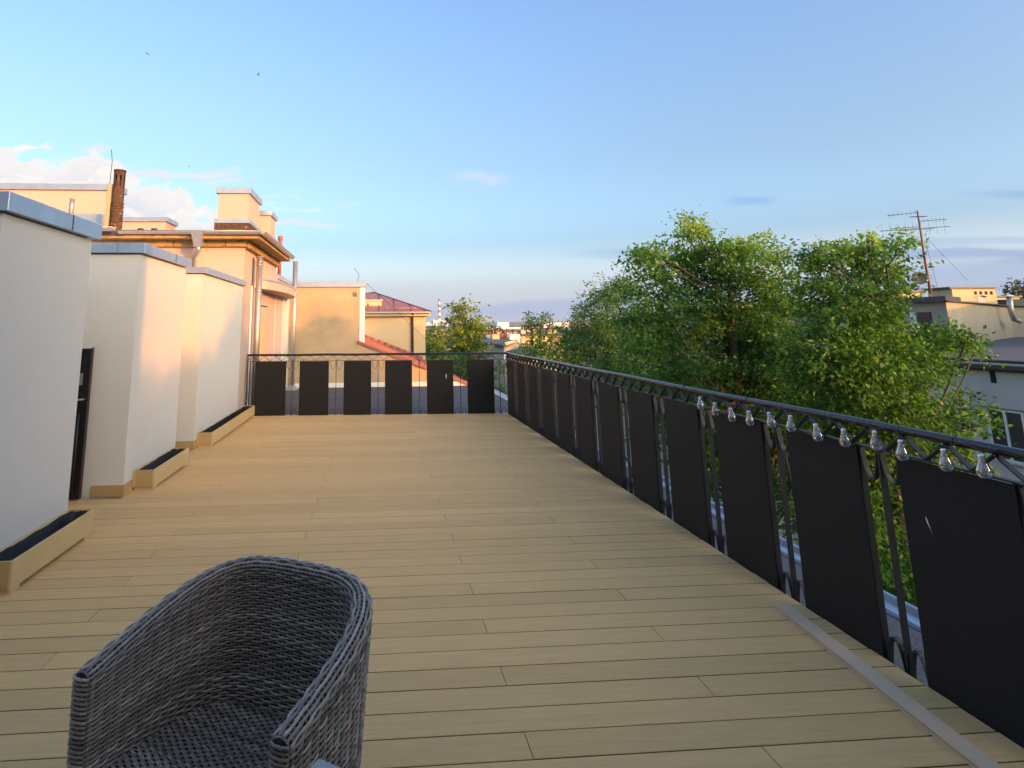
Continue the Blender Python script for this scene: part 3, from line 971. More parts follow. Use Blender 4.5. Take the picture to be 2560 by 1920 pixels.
def gutter(a, b_, r=0.062):
    a, b_ = Vector(a), Vector(b_)
    d = (b_ - a).normalized()
    n_ = Vector((d.y, -d.x, 0))
    mb = MB()
    N = 10
    vs = []
    for p in (a, b_):
        for rr in (r, r - 0.004):
            for k in range(N + 1):
                an = math.pi * k / N
                vs.append(p + n_ * math.cos(an) * rr - Vector((0, 0, math.sin(an) * rr)))
    m = N + 1
    fs = []
    for k in range(N):
        fs.append((k, k + 1, 2 * m + k + 1, 2 * m + k))
        fs.append((m + k, 3 * m + k, 3 * m + k + 1, m + k + 1))
    fs += [(0, 2 * m, 3 * m, m), (m - 1, 2 * m - 1, 4 * m - 1, 3 * m - 1)]
    mb.add(vs, fs, True)
    mb.tube([a + n_ * r, b_ + n_ * r], 0.008, 8)
    mb.tube([a - n_ * r + Vector((0, 0, 0.01)), b_ - n_ * r + Vector((0, 0, 0.01))], 0.006, 6)
    o = mb.build('gutter', MT['gutter'], pb)
    L_ = (b_ - a).length
    k = 0.35
    while k < L_:
        mb = MB()
        pts = [a + d * k + n_ * math.cos(math.pi * i / 8) * (r + 0.004) - Vector((0, 0, math.sin(math.pi * i / 8) * (r + 0.004))) for i in range(9)]
        mb.tube(pts, 1, flat=(0.022, 0.004), up=d)
        sub(o, mb.build('bracket', MT['alu'], pb))
        k += 0.72
    return o


gutter((-4.50, 10.39, 3.285), (-2.035, 10.39, 3.285))
gutter((-6.2, 10.30, 3.325), (-4.55, 10.30, 3.325))
gutter((-2.035, 10.39, 3.285), (-2.035, 14.25, 3.285))
# hopper, elbow and downpipe
mb = MB()
vs = []
for (xa, xb, ya, yb, z) in ((-3.26, -3.04, 10.33, 10.47, 3.27), (-3.235, -3.065, 10.345, 10.47, 3.17), (-3.20, -3.07, 10.37, 10.48, 3.0)):
    vs += [(xa, ya, z), (xb, ya, z), (xb, yb, z), (xa, yb, z)]
fs = []
for l in (0, 4):
    for k in range(4):
        fs.append((l + k, l + (k + 1) % 4, l + 4 + (k + 1) % 4, l + 4 + k))
mb.add(vs, fs + [(0, 1, 2, 3)])
mb.build('rain_hopper', MT['gutter'], pb)
mb = MB(); mb.tube([(-3.135, 10.42, 3.02), (-3.135, 10.43, 2.965), (-3.28, 10.62, 2.83), (-3.285, 10.70, 2.79), (-3.285, 10.71, 2.2)], 0.052, 12); mb.build('downpipe', MT['gutter'], pb)


def stack(name, label, x0, x1, y0, y1, z0, zc, zt, ring=None):
    o = part(name, 'peach', pb, (x0, x1, y0, y1, z0, zc), label=label)
    sub(o, part('cap_flashing', 'flash', pb, (x0 - 0.045, x1 + 0.045, y0 - 0.045, y1 + 0.045, zc + 0.002, zt), ch=0.004))
    if ring:
        sub(o, part('base_flashing', 'flash', pb, (x0 - 0.05, x1 + 0.04, y0 - 0.05, y1 + 0.04, ring[0], ring[1]), ch=0.004))
        sub(o, part('base', 'rust', pb, (x0 - 0.045, x1 + 0.03, y0 - 0.045, y1 + 0.03, 3.302, ring[0] - 0.002)))
    return o


stack('chimney', 'large peach chimney with grey metal cap and ring', -3.262, -2.64, 12.0, 13.15, 3.30, 4.34, 4.465, ring=(3.715, 3.80))
stack('chimney', 'second peach chimney behind the large one', -3.0, -2.46, 13.5, 14.2, 3.30, 4.165, 4.27)
stack('chimney', 'low long peach chimney block with metal cap', -5.8, -4.64, 13.0, 13.6, 3.30, 3.915, 4.015)
o = part('attic_block', 'peach', pb, (-13.5, -6.36, 14.3, 14.75, 2.3, 4.92), label='high peach attic block at the left picture edge')
sub(o, part('cap_flashing', 'flash', pb, (-13.6, -6.30, 14.24, 14.82, 4.922, 5.07), ch=0.004))
mb = MB(); mb.prism([(-8.5, 11.9), (-5.52, 11.9), (-5.52, 12.6), (-8.5, 12.6)], 3.302, 3.875); mb.build('metal_clad_upstand', MT['flash'], pb)
# roof furniture
mb = MB(); mb.lathe([(0.115, 3.30), (0.11, 3.5), (0.108, 3.9), (0.105, 4.35)], (-5.06, 11.5, 0), 18)
for k in range(9):
    zz = 3.55 + k * 0.055
    mb.lathe([(0.105, zz), (0.122, zz + 0.006), (0.122, zz + 0.016), (0.105, zz + 0.022)], (-5.06, 11.5, 0), 18)
for k in range(8):
    a = 2 * math.pi * (k + 0.3) / 8
    a1_, a2_ = a - 0.24, a + 0.24
    q0 = [(-5.06 + 0.104 * math.cos(t_), 11.5 + 0.104 * math.sin(t_)) for t_ in (a1_, a2_)]
    mb.quad((*q0[0], 4.35), (*q0[1], 4.35), (*q0[1], 4.57), (*q0[0], 4.57))
mb.lathe([(0.106, 4.57), (0.108, 4.66), (0.116, 4.66), (0.116, 4.675), (0.10, 4.675), (0.096, 4.57)], (-5.06, 11.5, 0), 18)
mb.build('rusty_flue', MT['rust'], pb)
mb = MB(); mb.tube([(-5.245, 11.5, 3.30), (-5.235, 11.5, 4.6), (-5.228, 11.5, 4.85), (-5.262, 11.5, 5.1)], 0.006, 6); mb.build('lightning_rod', MT['iron'], pb)
for dxx in (0.085,):
    mb = MB(); mb.cbox(-5.25, -5.17, 11.42, 11.58, 3.302, 4.40, 0.01); mb.build('render_strip', MT['yellow'], pb)
c = P(181, 497, 12.3)
mb = MB(); mb.tube([(c.x, 12.3, 3.876), (c.x, 12.3, c.z)], 0.048, 12); mb.build('vent_pipe', MT['steelpipe'], pb)
mb = MB(); mb.tube([(-2.44, 14.9, 2.87), (-2.44, 14.9, 3.78)], 0.045, 12); mb.lathe([(0.045, 3.78), (0.06, 3.80), (0.06, 3.90), (0.03, 3.91)], (-2.44, 14.9, 0), 12)
mb.build('clay_flue', MT['terracotta'], pb)
for px_ in (352, 386):
    c = P(px_, 572, 11.0)
    mb = MB(); mb.lathe([(0.05, 3.30), (0.05, c.z - 0.02), (0.062, c.z - 0.015), (0.05, c.z + 0.004), (0.001, c.z + 0.006)], (c.x, 11.0, 0), 12); mb.build('roof_vent', MT['darkhole'], pb)
# curved canopy over the rear door
pts = []
NC = 16
for i in range(NC + 1):
    t_ = i / NC
    yy = 11.75 + (16.3 - 11.75) * t_
    pts.append((WX + 0.40 * (max(0.0, math.sin(math.pi * min(1, t_ * 1.0))) ** 0.45), yy))
poly = [(WX + 0.001, 11.75)] + pts[1:-1] + [(WX + 0.001, 16.3)]
mb = MB(); mb.prism([(p_[0], p_[1]) for p_ in poly], 2.36, 2.53); mb.build('canopy', MT['peach'], pb)
mb = MB(); mb.prism([(WX + 0.001 if i in (0, len(poly) - 1) else p_[0] + 0.02, p_[1]) for i, p_ in enumerate(poly)], 2.532, 2.562); mb.build('canopy_flashing', MT['flash'], pb)

def flue(label, x, y, z1, r, rings, base=False, hat=True):
    t = thing('flue_pipe', label, 'pipe', (x, y, -0.08))
    mb = MB(); mb.tube([(x, y, -0.08), (x, y, z1)], r, 18); mb.build('tube', MT['steelpipe'], t)
    for z in rings:
        mb = MB(); mb.lathe([(r + 0.001, z), (r + 0.006, z + 0.004), (r + 0.006, z + 0.022), (r + 0.001, z + 0.026)], (x, y, 0), 18); mb.build('collar', MT['alu'], t)
    if hat:
        mb = MB(); mb.lathe([(r, z1 - 0.02), (r + 0.02, z1 + 0.004), (r + 0.02, z1 + 0.010), (0.002, z1 + 0.02)], (x, y, 0), 18); mb.build('rain_collar', MT['gutter'], t)
    if base:
        mb = MB(); mb.lathe([(r + 0.12, -0.079), (r + 0.02, 0.03), (r + 0.002, 0.05)], (x, y, 0), 18); mb.build('base_cone', MT['alu'], t)
    return t


t = flue('thick shiny metal flue pipe standing just behind the left end of the far railing', -2.27, 11.50, 2.95, 0.058, (0.93, 2.28, 2.33, 2.78, 2.84), False)
mb = MB(); mb.tube([(-2.385, 11.42, -0.08), (-2.385, 11.42, 2.38)], 0.022, 10); mb.build('side_pipe', MT['white'], t)
mb = MB(); mb.tube([(-2.375, 11.38, 2.39), (-2.375, 11.38, 2.93), (-2.31, 11.42, 2.93)], 0.007, 6); mb.build('stay_rod', MT['iron'], t)
flue('tall metal flue pipe with cone base in the corner beside the old yellow wall', -2.27, 16.55, 3.42, 0.066, (0.55, 1.62, 2.45), True)

# ------------------------------------------------------------------ old yellow gable wall with red lean-to roof
yb = thing('yellow_wall', 'old stained yellow gable wall with metal cap, beyond the far railing', 'wall', (-1, YW, -0.08))
mb = MB(); mb.box(-2.9, -0.46, YW, 21.0, -0.08, 2.735); mb.build('wall', MT['yellow'], yb)
mb = MB()
poly = [(-0.459, -0.08), (2.66, -0.08), (1.418, 0.395), (-0.459, 1.143)]
vs = [(x, YW + 0.001, z) for x, z in poly] + [(x, YW + 0.35, z) for x, z in poly]
mb.add(vs, [(0, 1, 2, 3), (7, 6, 5, 4), (0, 4, 5, 1), (1, 5, 6, 2), (2, 6, 7, 3), (3, 7, 4, 0)])
mb.build('lower_wall', MT['yellow'], yb)
part('cap_flashing', 'flash', yb, (-2.95, -0.28, YW - 0.06, YW + 0.45, 2.737, 2.885), ch=0.004)
part('corner_strip', 'white', yb, (-0.4595, -0.31, YW - 0.012, YW + 0.3, 1.15, 2.73), label='white rendered corner strip')
part('base_strip', 'white', yb, (-2.3, 2.60, YW - 0.02, YW - 0.001, -0.079, 0.045), label='pale skirting strip along the foot')
o = part('vent_grille', 'darktrim', yb, (-0.665, -0.545, YW - 0.008, YW - 0.001, 2.46, 2.58))
for k in range(3):
    sub(o, part('slat', 'alu', yb, (-0.655, -0.555, YW - 0.014, YW - 0.0085, 2.475 + k * 0.035, 2.485 + k * 0.035)))
c = [P(500 + 1065 / 2.765, 640 + 80 / 2.765, YW), P(500 + 1100 / 2.765, 640 + 130 / 2.765, YW), P(500 + 1090 / 2.765, 640 + 175 / 2.765, YW)]
mb = MB(); mb.tube(c + [Vector((c[2].x, YW, 2.88))], 0.007, 6); mb.build('bent_rod', MT['iron'], yb)

rr = thing('lean_to_roof', 'red sheet metal roof sloping down to the right behind the yellow wall', 'roof', (1, 20, 0))
def zr(x):
    return 1.165 - 0.385 * (x + 0.459)
mb = MB()
for (x0, x1) in ((-0.459, 2.72),):
    vs = [(x0, YW + 0.352, zr(x0)), (x1, YW + 0.352, zr(x1)), (x1, 24, zr(x1)), (x0, 24, zr(x0))]
    vs2 = [(a, b_, c_ - 0.05) for a, b_, c_ in vs]
    mb.add(vs + vs2, [(0, 1, 2, 3), (7, 6, 5, 4), (0, 4, 5, 1), (1, 5, 6, 2), (2, 6, 7, 3), (3, 7, 4, 0)])
mb.build('sheet', MT['redroof'], rr)
mb = MB(); mb.tube([(-0.50, YW - 0.03, zr(-0.5) + 0.0), (2.74, YW - 0.03, zr(2.74) + 0.0)], 1, flat=(0.075, 0.06), up=(0, 0, 1)); mb.build('verge_trim', MT['redroof'], rr)
for k in range(11):
    yy = YW + 0.75 + k * 0.6
    mb = MB(); mb.tube([(-0.455, yy, zr(-0.455) + 0.015), (2.72, yy, zr(2.72) + 0.015)], 1, flat=(0.03, 0.015), up=(0, 0, 1)); mb.build('standing_seam', MT['redroof'], rr)
for k in range(9):
    x0 = -0.45 + k * 0.26
    mb = MB(); mb.tube([(x0, 24.0, zr(x0) + 0.03), (x0 + 0.27, 24.0, zr(x0 + 0.27) + 0.035)], [0.11, 0.10], 8); mb.build('ridge_tile', MT['terracotta'], rr)

# ------------------------------------------------------------------ cream house with red hipped roof
HY = 26.0
hh = thing('cream_house', 'cream house with red hipped metal roof behind the yellow wall', 'house', (0, 29, GZ))
zc = P(1064, 790, HY).z
xr = P(1063.5, 850, HY).x
mb = MB(); mb.box(-5, xr, HY, 33, GZ, zc); mb.build('wall', MT['cream'], hh)
ze = P(1078, 779, HY - 0.4).z
xe = P(1079, 779, HY - 0.4).x
part('cornice', 'cream', hh, (-5.2, xr + 0.22, HY - 0.25, 33.2, zc + 0.002, zc + 0.12), ch=0.01)
part('gutter', 'gutter', hh, (-5.4, xe, HY - 0.42, HY - 0.30, zc + 0.122, zc + 0.20), ch=0.02)
ap = P(934, 731, 29.5)
e0, e1, e2, e3 = Vector((-5.4, HY - 0.38, zc + 0.18)), Vector((xe, HY - 0.38, zc + 0.18)), Vector((xe, 33.4, zc + 0.18)), Vector((-5.4, 33.4, zc + 0.18))
mb = MB(); mb.add([e0, e1, e2, e3, ap], [(0, 1, 4), (1, 2, 4), (2, 3, 4), (3, 0, 4), (3, 2, 1, 0)]); rf = mb.build('roof', MT['redroof'], hh)
mb = MB(); mb.tube([e1, ap], 0.035, 6); mb.tube([e0, ap], 0.035, 6); sub(rf, mb.build('hip_ridge', MT['redseam'], hh))
nrm = (e1 - e0).cross(ap - e0).normalized()
for fx in (-1.7, -0.55, 0.15, 0.85, 1.55, 2.15):
    # seam from the eave up to the hip line, square to the eave
    up_ = Vector((0, ap.y - e0.y, ap.z - e0.z))
    s0 = Vector((fx, e0.y, e0.z))
    k = (xe - fx) / (xe - ap.x) if fx > ap.x else (fx - e0.x) / (ap.x - e0.x)
    mb = MB(); mb.tube([s0 + nrm * 0.01, s0 + up_ * min(1, k) + nrm * 0.01], 0.016, 5); sub(rf, mb.build('seam', MT['redseam'], hh))
for px_ in (968, 984, 1000, 1010, 1022, 1038):
    tt = 0.13
    c0 = P(px_, 771, HY)
    s0 = Vector((c0.x, e0.y, e0.z)) + Vector((0, ap.y - e0.y, ap.z - e0.z)) * tt
    mb = MB(); mb.box(-0.09, 0.09, -0.02, 0.02, 0, 0.07, Matrix.Translation(s0)); sub(rf, mb.build('snow_guard', MT['redroof'], hh))
q0, q1 = P(905, 753, 26.9), P(954, 772, 26.9)
o = part('roof_box', 'cream', hh, (q0.x - 0.6, q1.x, 26.75, 27.6, zc + 0.3, q0.z), ch=0.02, label='cream rendered box chimney on the red roof')
sub(o, part('cap', 'palewall', hh, (q0.x - 0.65, q1.x + 0.05, 26.7, 27.65, q0.z + 0.002, q0.z + 0.06)))
q2 = P(920, 762, 26.74)
sub(o, part('vent_hole', 'darkhole', hh, (q2.x - 0.03, q2.x + 0.03, 26.742, 26.749, q2.z - 0.06, q2.z + 0.06)))
q3 = P(1031, 790, HY - 0.06)
mb = MB(); mb.tube([(q3.x, HY - 0.30, zc + 0.13), (q3.x, HY - 0.07, zc - 0.08), (q3.x, HY - 0.07, -4)], 0.05, 10); mb.build('downpipe', MT['rust'], hh)
mb = MB(); mb.tube([P(916, 709, YW), P(980, 766, 19), P(1064, 848, 25.8)], 0.006, 5); tag(mb.build('cable', MT['iron'], None), 'thin cable running from the yellow wall cap down past the cream house', 'cable')

# ------------------------------------------------------------------ street buildings on the right
rb = thing('street_building', 'pale grey rendered apartment building with dark flat roof edge on the right, behind the tree', 'building', (26, 15, GZ))
mb = MB(); mb.box(20, 60, -6, 62, GZ, 0.045); mb.build('wall', MT['palewall'], rb)
part('roof_edge', 'darktrim', rb, (19.86, 20.4, -6.2, 62.2, 0.047, 0.20), ch=0.01)
part('gutter', 'darktrim', rb, (19.72, 19.855, -6.2, 62.2, 0.12, 0.26), ch=0.03)
mb = MB(); mb.add([(20.0, -6.2, 0.204), (60, -6.2, 0.75), (60, 62.2, 0.75), (20.0, 62.2, 0.204)], [(0, 1, 2, 3)]); mb.build('roof', MT['felt'], rb)
mb = MB(); mb.tube([(20.35, -6, 0.33), (20.35, 62, 0.33)], 0.05, 8); mb.build('roof_kerb_pipe', MT['darktrim'], rb)
wm = {}
k = 0
for zf in (-1.14, -4.2):
    for yy in (8.5, 10.7, 12.9, 15.1, 17.33, 19.45, 21.6, 23.8, 26.0, 28.4):
        w, h = 1.12, 1.6
        mbf = MB()
        fx0, fx1 = 19.955, 19.99
        mbf.box(fx0, fx1, yy, yy + 0.07, zf - h, zf); mbf.box(fx0, fx1, yy + w - 0.07, yy + w, zf - h, zf)
        mbf.box(fx0, fx1, yy + 0.0705, yy + w - 0.0705, zf - 0.07, zf); mbf.box(fx0, fx1, yy + 0.0705, yy + w - 0.0705, zf - h, zf - h + 0.07)
        mbf.box(fx0, fx1, yy + w * 0.46, yy + w * 0.46 + 0.09, zf - h + 0.0705, zf - 0.0705)
        wf = mbf.build('window', MT['pvc'], rb)
        for (a, b_) in ((yy + 0.0705, yy + w * 0.46 - 0.0005), (yy + w * 0.46 + 0.0905, yy + w - 0.0705)):
            m2 = MB(); m2.box(19.965, 19.98, a, b_, zf - h + 0.071, zf - 0.071); sub(wf, m2.build('pane', MT['glass'], rb))
        m2 = MB(); m2.box(19.90, 19.985, yy - 0.03, yy + w + 0.03, zf - h - 0.05, zf - h - 0.001); sub(wf, m2.build('sill', MT['palewall'], rb))
        m2 = MB(); m2.box(19.93, 19.999, yy - 0.06, yy + w + 0.36, zf + 0.004, zf + 0.02); sub(wf, m2.build('lintel', MT['darktrim'], rb))
for yy in (17.98, 13.5, 22.4, 27.0):
    part('vent_slot', 'darkhole', rb, (19.985, 19.999, yy, yy + 0.17, -0.34, 0.03))

ub = thing('rooftop_block', 'beige rendered rooftop storey with dark roof edge, right side', 'building', (36, 38, 0.4))
poly = [(31.2, 30.0), (45.3, 39.0), (62, 39.6), (62, 61), (31.2, 61)]
mb = MB(); mb.prism(poly, 0.35, 2.74); mb.build('wall', MT['beigewall'], ub)
poly2 = [(30.8, 29.5), (45.4, 38.7), (62, 39.3), (62, 61.2), (30.8, 61.2)]
mb = MB(); mb.prism(poly2, 2.742, 2.80); mb.build('roof_edge', MT['darktrim'], ub)
mb = MB(); mb.prism([(30.9, 29.7), (33.5, 31.3), (33.5, 61), (30.9, 61)], 2.802, 3.04); mb.build('parapet', MT['darktrim'], ub)
mb = MB(); mb.prism([(46, 39.3), (62, 39.7), (62, 45), (46, 45)], 2.802, 3.25); mb.build('parapet', MT['darktrim'], ub)
def xq(px, py, X):
    d = ray(px, py)
    t_ = X / d.x
    return Vector((X, d.y * t_, EYE + d.z * t_))
a, b_ = xq(2327, 780, 31.2), xq(2302, 847, 31.2)
part('door', 'doorside', ub, (31.12, 31.19, min(a.y, b_.y), max(a.y, b_.y), 0.36, a.z))
part('door_reveal', 'white', ub, (31.14, 31.195, max(a.y, b_.y) + 0.003, max(a.y, b_.y) + 0.4, 0.36, a.z))
for px_ in (2275, 2290):
    c = xq(px_, 808, 29.5)
    mb = MB(); mb.tube([(29.5, c.y, 0.3), (29.5, c.y, c.z)], 0.13, 12); mb.build('vent_pipe', MT['steelpipe'], ub)
d0, d1, d2, d3 = P(2523, 742, 36.5), P(2527, 775, 36.5), P(2535, 798, 36.5), P(2549, 803, 37)
mb = MB(); mb.tube([d0, d1, d2, d3], 0.16, 12); mb.build('duct', MT['steelpipe'], ub)
mb = MB(); mb.lathe([(0.32, 0), (0.05, 0.12), (0.001, 0.13)], d0 + Vector((0, 0, 0.03)), 12); mb.build('duct_hood', MT['white'], ub)


def rchim(label, pxl, pxm, pxr, pyt, pyb, Y, vents=0):
    a, m_, c_ = P(pxl, pyt, Y), P(pxm, pyt, Y), P(pxr, pyt, Y)
    zb_ = min(P(pxm, pyb, Y).z, 2.81)
    t = thing('roof_chimney', label, 'chimney', (m_.x, Y, zb_))
    dep = max(0.8, (m_.x - a.x) * Y / max(8.0, m_.x) * 1.0)
    part('shaft', 'bricklit', t, (m_.x, c_.x, Y, Y + dep + 1.0, zb_, a.z))
    part('cap', 'darktrim', t, (m_.x - 0.25, c_.x + 0.1, Y - 0.12, Y + dep + 1.1, a.z + 0.002, a.z + 0.13))
    for k in range(vents):
        f = 0.50 + 0.12 * k if vents == 4 else 0.3 + 0.2 * k
        xx = m_.x + (c_.x - m_.x) * f
        part('vent_hole', 'darkhole', t, (xx, xx + 0.2, Y - 0.012, Y - 0.001, a.z - 0.42, a.z - 0.18))
    return t


t = rchim('broad cream chimney block with four small vents on the rooftop at the right', 2352, 2379, 2488, 722, 770, 38.0, 4)
c = P(2452, 752, 38.0)
part('hatch', 'palewall', t, (c.x - 0.25, c.x + 0.3, 37.97, 37.995, 2.82, c.z + 0.25))
mb = MB(); mb.tube([(c.x - 0.4, 37.9, c.z + 0.26), (c.x + 0.02, 37.9, c.z + 0.42), (c.x + 0.45, 37.9, c.z + 0.26)], 1, flat=(0.2, 0.03), up=(0, 1, 0)); mb.build('hatch_hood', MT['white'], t)
rchim('low cream chimney with small vents partly hidden by the tree, left of the antenna mast', 2236, 2240, 2302, 732, 752, 36.0, 3)
rchim('cream chimney low behind the leaves, leftmost on the street roof', 2048, 2050, 2110, 764, 780, 42.0, 0)
rchim('small cream chimney at the right picture edge beyond the duct', 2488, 2492, 2549, 744, 760, 43.0, 2)

# antenna mast
am = thing('antenna_mast', 'tall red lattice-runged antenna mast with television aerials and a satellite dish', 'antenna', (33.43, 33, 2.8))
def Z3(x, y):
    return P(2180 + x / 6.379, 500 + y / 6.379, 33.0)
base_, top_ = Vector((33.43, 33, 2.80)), Z3(722, 170)
mb = MB(); mb.tube([base_, Z3(905, 1310), Z3(850, 1000), Z3(790, 600), top_], [0.075, 0.07, 0.065, 0.05, 0.04], 8); mb.build('mast', MT['mastred'], am)
booms = [((250, 250), (735, 198), 1), ((745, 340), (1190, 305), 1), ((285, 462), (765, 425), 1), ((130, 497), (1240, 420), 2), ((435, 490), (990, 455), 1), ((610, 690), (800, 660), 0), ((740, 722), (810, 712), 0), ((620, 1010), (850, 990), 3), ((670, 1420), (900, 1435), 0)]
for a, b_, kind in booms:
    mb = MB(); mb.tube([Z3(*a), Z3(*b_)], 0.020, 6)
    if kind:
        n_ = {1: 7, 2: 9, 3: 3}[kind]
        h_ = {1: 0.16, 2: 0.42, 3: 0.2}[kind]
        for k in range(n_):
            q = Z3(*a).lerp(Z3(*b_), (k + 0.3) / n_)
            mb.tube([q - Vector((0, 0, h_)), q + Vector((0, 0, h_))], 0.007, 4)
    mb.build('aerial', MT['iron'] if kind != 3 else MT['mastred'], am)
mb = MB(); mb.tube([Z3(735 + 88 * math.cos(t_), 266 - 16 * math.sin(t_)) + Vector((0, 0.5 * math.sin(t_), 0)) for t_ in [2 * math.pi * k / 16 for k in range(17)]], 0.014, 5); mb.build('ring_aerial', MT['iron'], am)
for (x, y, s_) in ((795, 575, 1), (838, 680, 1), (845, 825, 1), (835, 935, -1), (870, 1030, 1), (870, 1150, -1), (895, 1210, 1), (905, 1250, 1), (905, 1372, -1), (920, 1415, 1), (930, 1470, 1)):
    mb = MB(); mb.tube([Z3(x - 5, y), Z3(x + s_ * 62, y - 8)], 0.014, 5); mb.build('rung', MT['iron'], am)
dc = Z3(762, 1247)
T = Matrix.Translation(dc) @ Vector((-0.62, -0.78, 0.06)).to_track_quat('Z', 'Y').to_matrix().to_4x4()
mb = MB(); mb.lathe([(0.002, -0.09), (0.12, -0.082), (0.25, -0.05), (0.36, 0.0), (0.385, 0.012), (0.37, 0.02), (0.25, -0.03), (0.12, -0.062), (0.002, -0.07)], (0, 0, 0), 24, T=T); mb.build('dish', MT['dish'], am)
mb = MB(); mb.tube([Z3(785, 1320) + Vector((0, -0.35, 0)), Z3(785, 1270) + Vector((0, -0.40, 0))], 0.05, 8); mb.build('dish_receiver', MT['alu'], am)
mb = MB(); mb.tube([Z3(790, 1325) + Vector((0, -0.3, 0)), Z3(880, 1315), Z3(905, 1310)], 0.02, 6); mb.build('dish_arm', MT['iron'], am)
for (a, b_, yo) in (((850, 580), (1530, 1290), 6), ((1530, 1290), (1560, 1330), 6), ((860, 700), (1080, 1530), 2)):
    p0, p1 = Z3(*a), P(2180 + b_[0] / 6.379, 500 + b_[1] / 6.379, 33.0 + yo)
    if b_[0] == 1560:
        continue
    mb = MB(); mb.tube([p0, p1], 0.009, 4); mb.build('guy_wire', MT['iron'], am)

# ------------------------------------------------------------------ houses in the middle distance
def Q5(x, y, Y):
    return P(1180 + x / 6.9125, 760 + y / 6.9125, Y)
gh = thing('apartment_block', 'grey roofed apartment block with a row of chimneys beyond the railing corner', 'building', (20, 80, GZ))
HYm = 62.0
a, b_ = Q5(80, 640, HYm), Q5(560, 712, HYm - 4)
c_, d_ = Q5(850, 590, HYm + 14), Q5(250, 582, HYm + 16)
mb = MB(); mb.add([a, b_, c_, d_, a - Vector((0, 0, .3)), b_ - Vector((0, 0, .3)), c_ - Vector((0, 0, .3)), d_ - Vector((0, 0, .3))], [(0, 1, 2, 3), (7, 6, 5, 4), (0, 4, 5, 1), (1, 5, 6, 2), (2, 6, 7, 3), (3, 7, 4, 0)]); mb.build('roof', MT['felt'], gh)
wa, wb = Q5(240, 680, HYm), Q5(560, 725, HYm - 3.6)
wc = Q5(860, 640, HYm + 14)
mb = MB()
pl = [(wa.x - 2.0, wa.y + 0.2), (wb.x, wb.y + 0.2), (wc.x, wc.y), (wa.x + 2, wc.y + 3)]
zt = min(wa.z, wb.z) - 0.1
vs = [(p_[0], p_[1], GZ) for p_ in pl] + [(pl[0][0], pl[0][1], wa.z - 0.15), (pl[1][0], pl[1][1], wb.z - 0.05), (pl[2][0], pl[2][1], wc.z + 0.2), (pl[3][0], pl[3][1], wc.z)]
mb.add(vs, [(0, 1, 5, 4), (1, 2, 6, 5), (2, 3, 7, 6), (3, 0, 4, 7), (4, 5, 6, 7)])
mb.build('wall', MT['beigewall'], gh)
mb = MB(); q = Q5(560, 715, HYm - 3.9); mb.tube([Q5(230, 680, HYm - 0.2), q, q - Vector((0.1, 0, 2.0)), q - Vector((0.1, 0, 9))], 0.09, 6); mb.build('downpipe', MT['alu'], gh)
mb = MB(); mb.tube([Q5(580, 690, HYm - 4.2), Q5(830, 622, HYm + 12)], 0.18, 6); mb.build('verge', MT['bricklit'], gh)
for (x0, x1, y0, y1, Yc, m_) in ((250, 348, 535, 590, 74, 'palewall'), (352, 474, 522, 608, 70, 'bricklit'), (476, 555, 512, 578, 72, 'terracotta'), (556, 612, 515, 560, 73, 'rust'), (650, 826, 520, 588, 70, 'white'), (445, 500, 485, 530, 78, 'bricklit'), (735, 790, 485, 520, 80, 'bricklit'), (600, 690, 495, 530, 84, 'palewall')):
    p0, p1 = Q5(x0, y1, Yc), Q5(x1, y0, Yc)
    o = part('chimney', m_, gh, (p0.x, p1.x, Yc, Yc + 1.0, p0.z - 1.2, p1.z), ch=0.03)
    n_ = max(1, int((x1 - x0) / 45))
    for k in range(n_):
        xx = p0.x + (p1.x - p0.x) * (k + 0.5) / n_
        mb = MB(); mb.tube([(xx, Yc + 0.5, p1.z), (xx, Yc + 0.5, p1.z + 0.35)], 0.1, 8); sub(o, mb.build('chimney_pot', MT['terracotta'], gh))
for zz in (0, 1):
    for k in range(3):
        q = Q5(300 + k * 90, 800 + zz * 260, HYm - 2)
        part('window', 'glass', gh, (q.x - 0.5, q.x + 0.5, HYm - 4.3 + 0.0 + (3.4 - k * 1.3) * 0.0 - 0.0, HYm - 4.2, q.z - 0.8, q.z + 0.8)) if False else None

yh = thing('yellow_block', 'sunlit orange-yellow apartment block half hidden behind the bare-topped tree', 'building', (40, 95, GZ))
p0, p1 = Q5(815, 660, 92), Q5(1560, 500, 92)
part('wall', 'cream', yh, (p0.x, p1.x, 92, 100, GZ, p1.z - 0.4))
part('roof', 'felt', yh, (p0.x - 0.3, p1.x + 0.3, 91.6, 100.4, p1.z - 0.398, p1.z - 0.1))
for x_ in (850, 930, 1010, 1300, 1380):
    p0 = Q5(x_, 500, 93)
    part('chimney', 'bricklit', yh, (p0.x, p0.x + 1.0, 93, 94, p1.z - 0.098, p0.z + 0.5))
dr = thing('dark_roofed_house', 'low house with dark sheet roof just beyond the railing corner', 'house', (16, 42, GZ))
a, b_, c_, d_ = Q5(590, 815, 40), Q5(1150, 900, 40), Q5(1300, 740, 50), Q5(850, 742, 50)
mb = MB(); mb.add([a, b_, c_, d_, a - Vector((0, 0, .25)), b_ - Vector((0, 0, .25)), c_ - Vector((0, 0, .25)), d_ - Vector((0, 0, .25))], [(0, 1, 2, 3), (7, 6, 5, 4), (0, 4, 5, 1), (1, 5, 6, 2), (2, 6, 7, 3), (3, 7, 4, 0)]); mb.build('roof', MT['felt'], dr)
mb = MB(); mb.prism([(a.x + 0.5, 40.5), (b_.x - 0.5, 40.5), (c_.x - 0.5, 49.5), (d_.x + 0.3, 49.5)], GZ, min(a.z, b_.z) - 0.3); mb.build('wall', MT['beigewall'], dr)

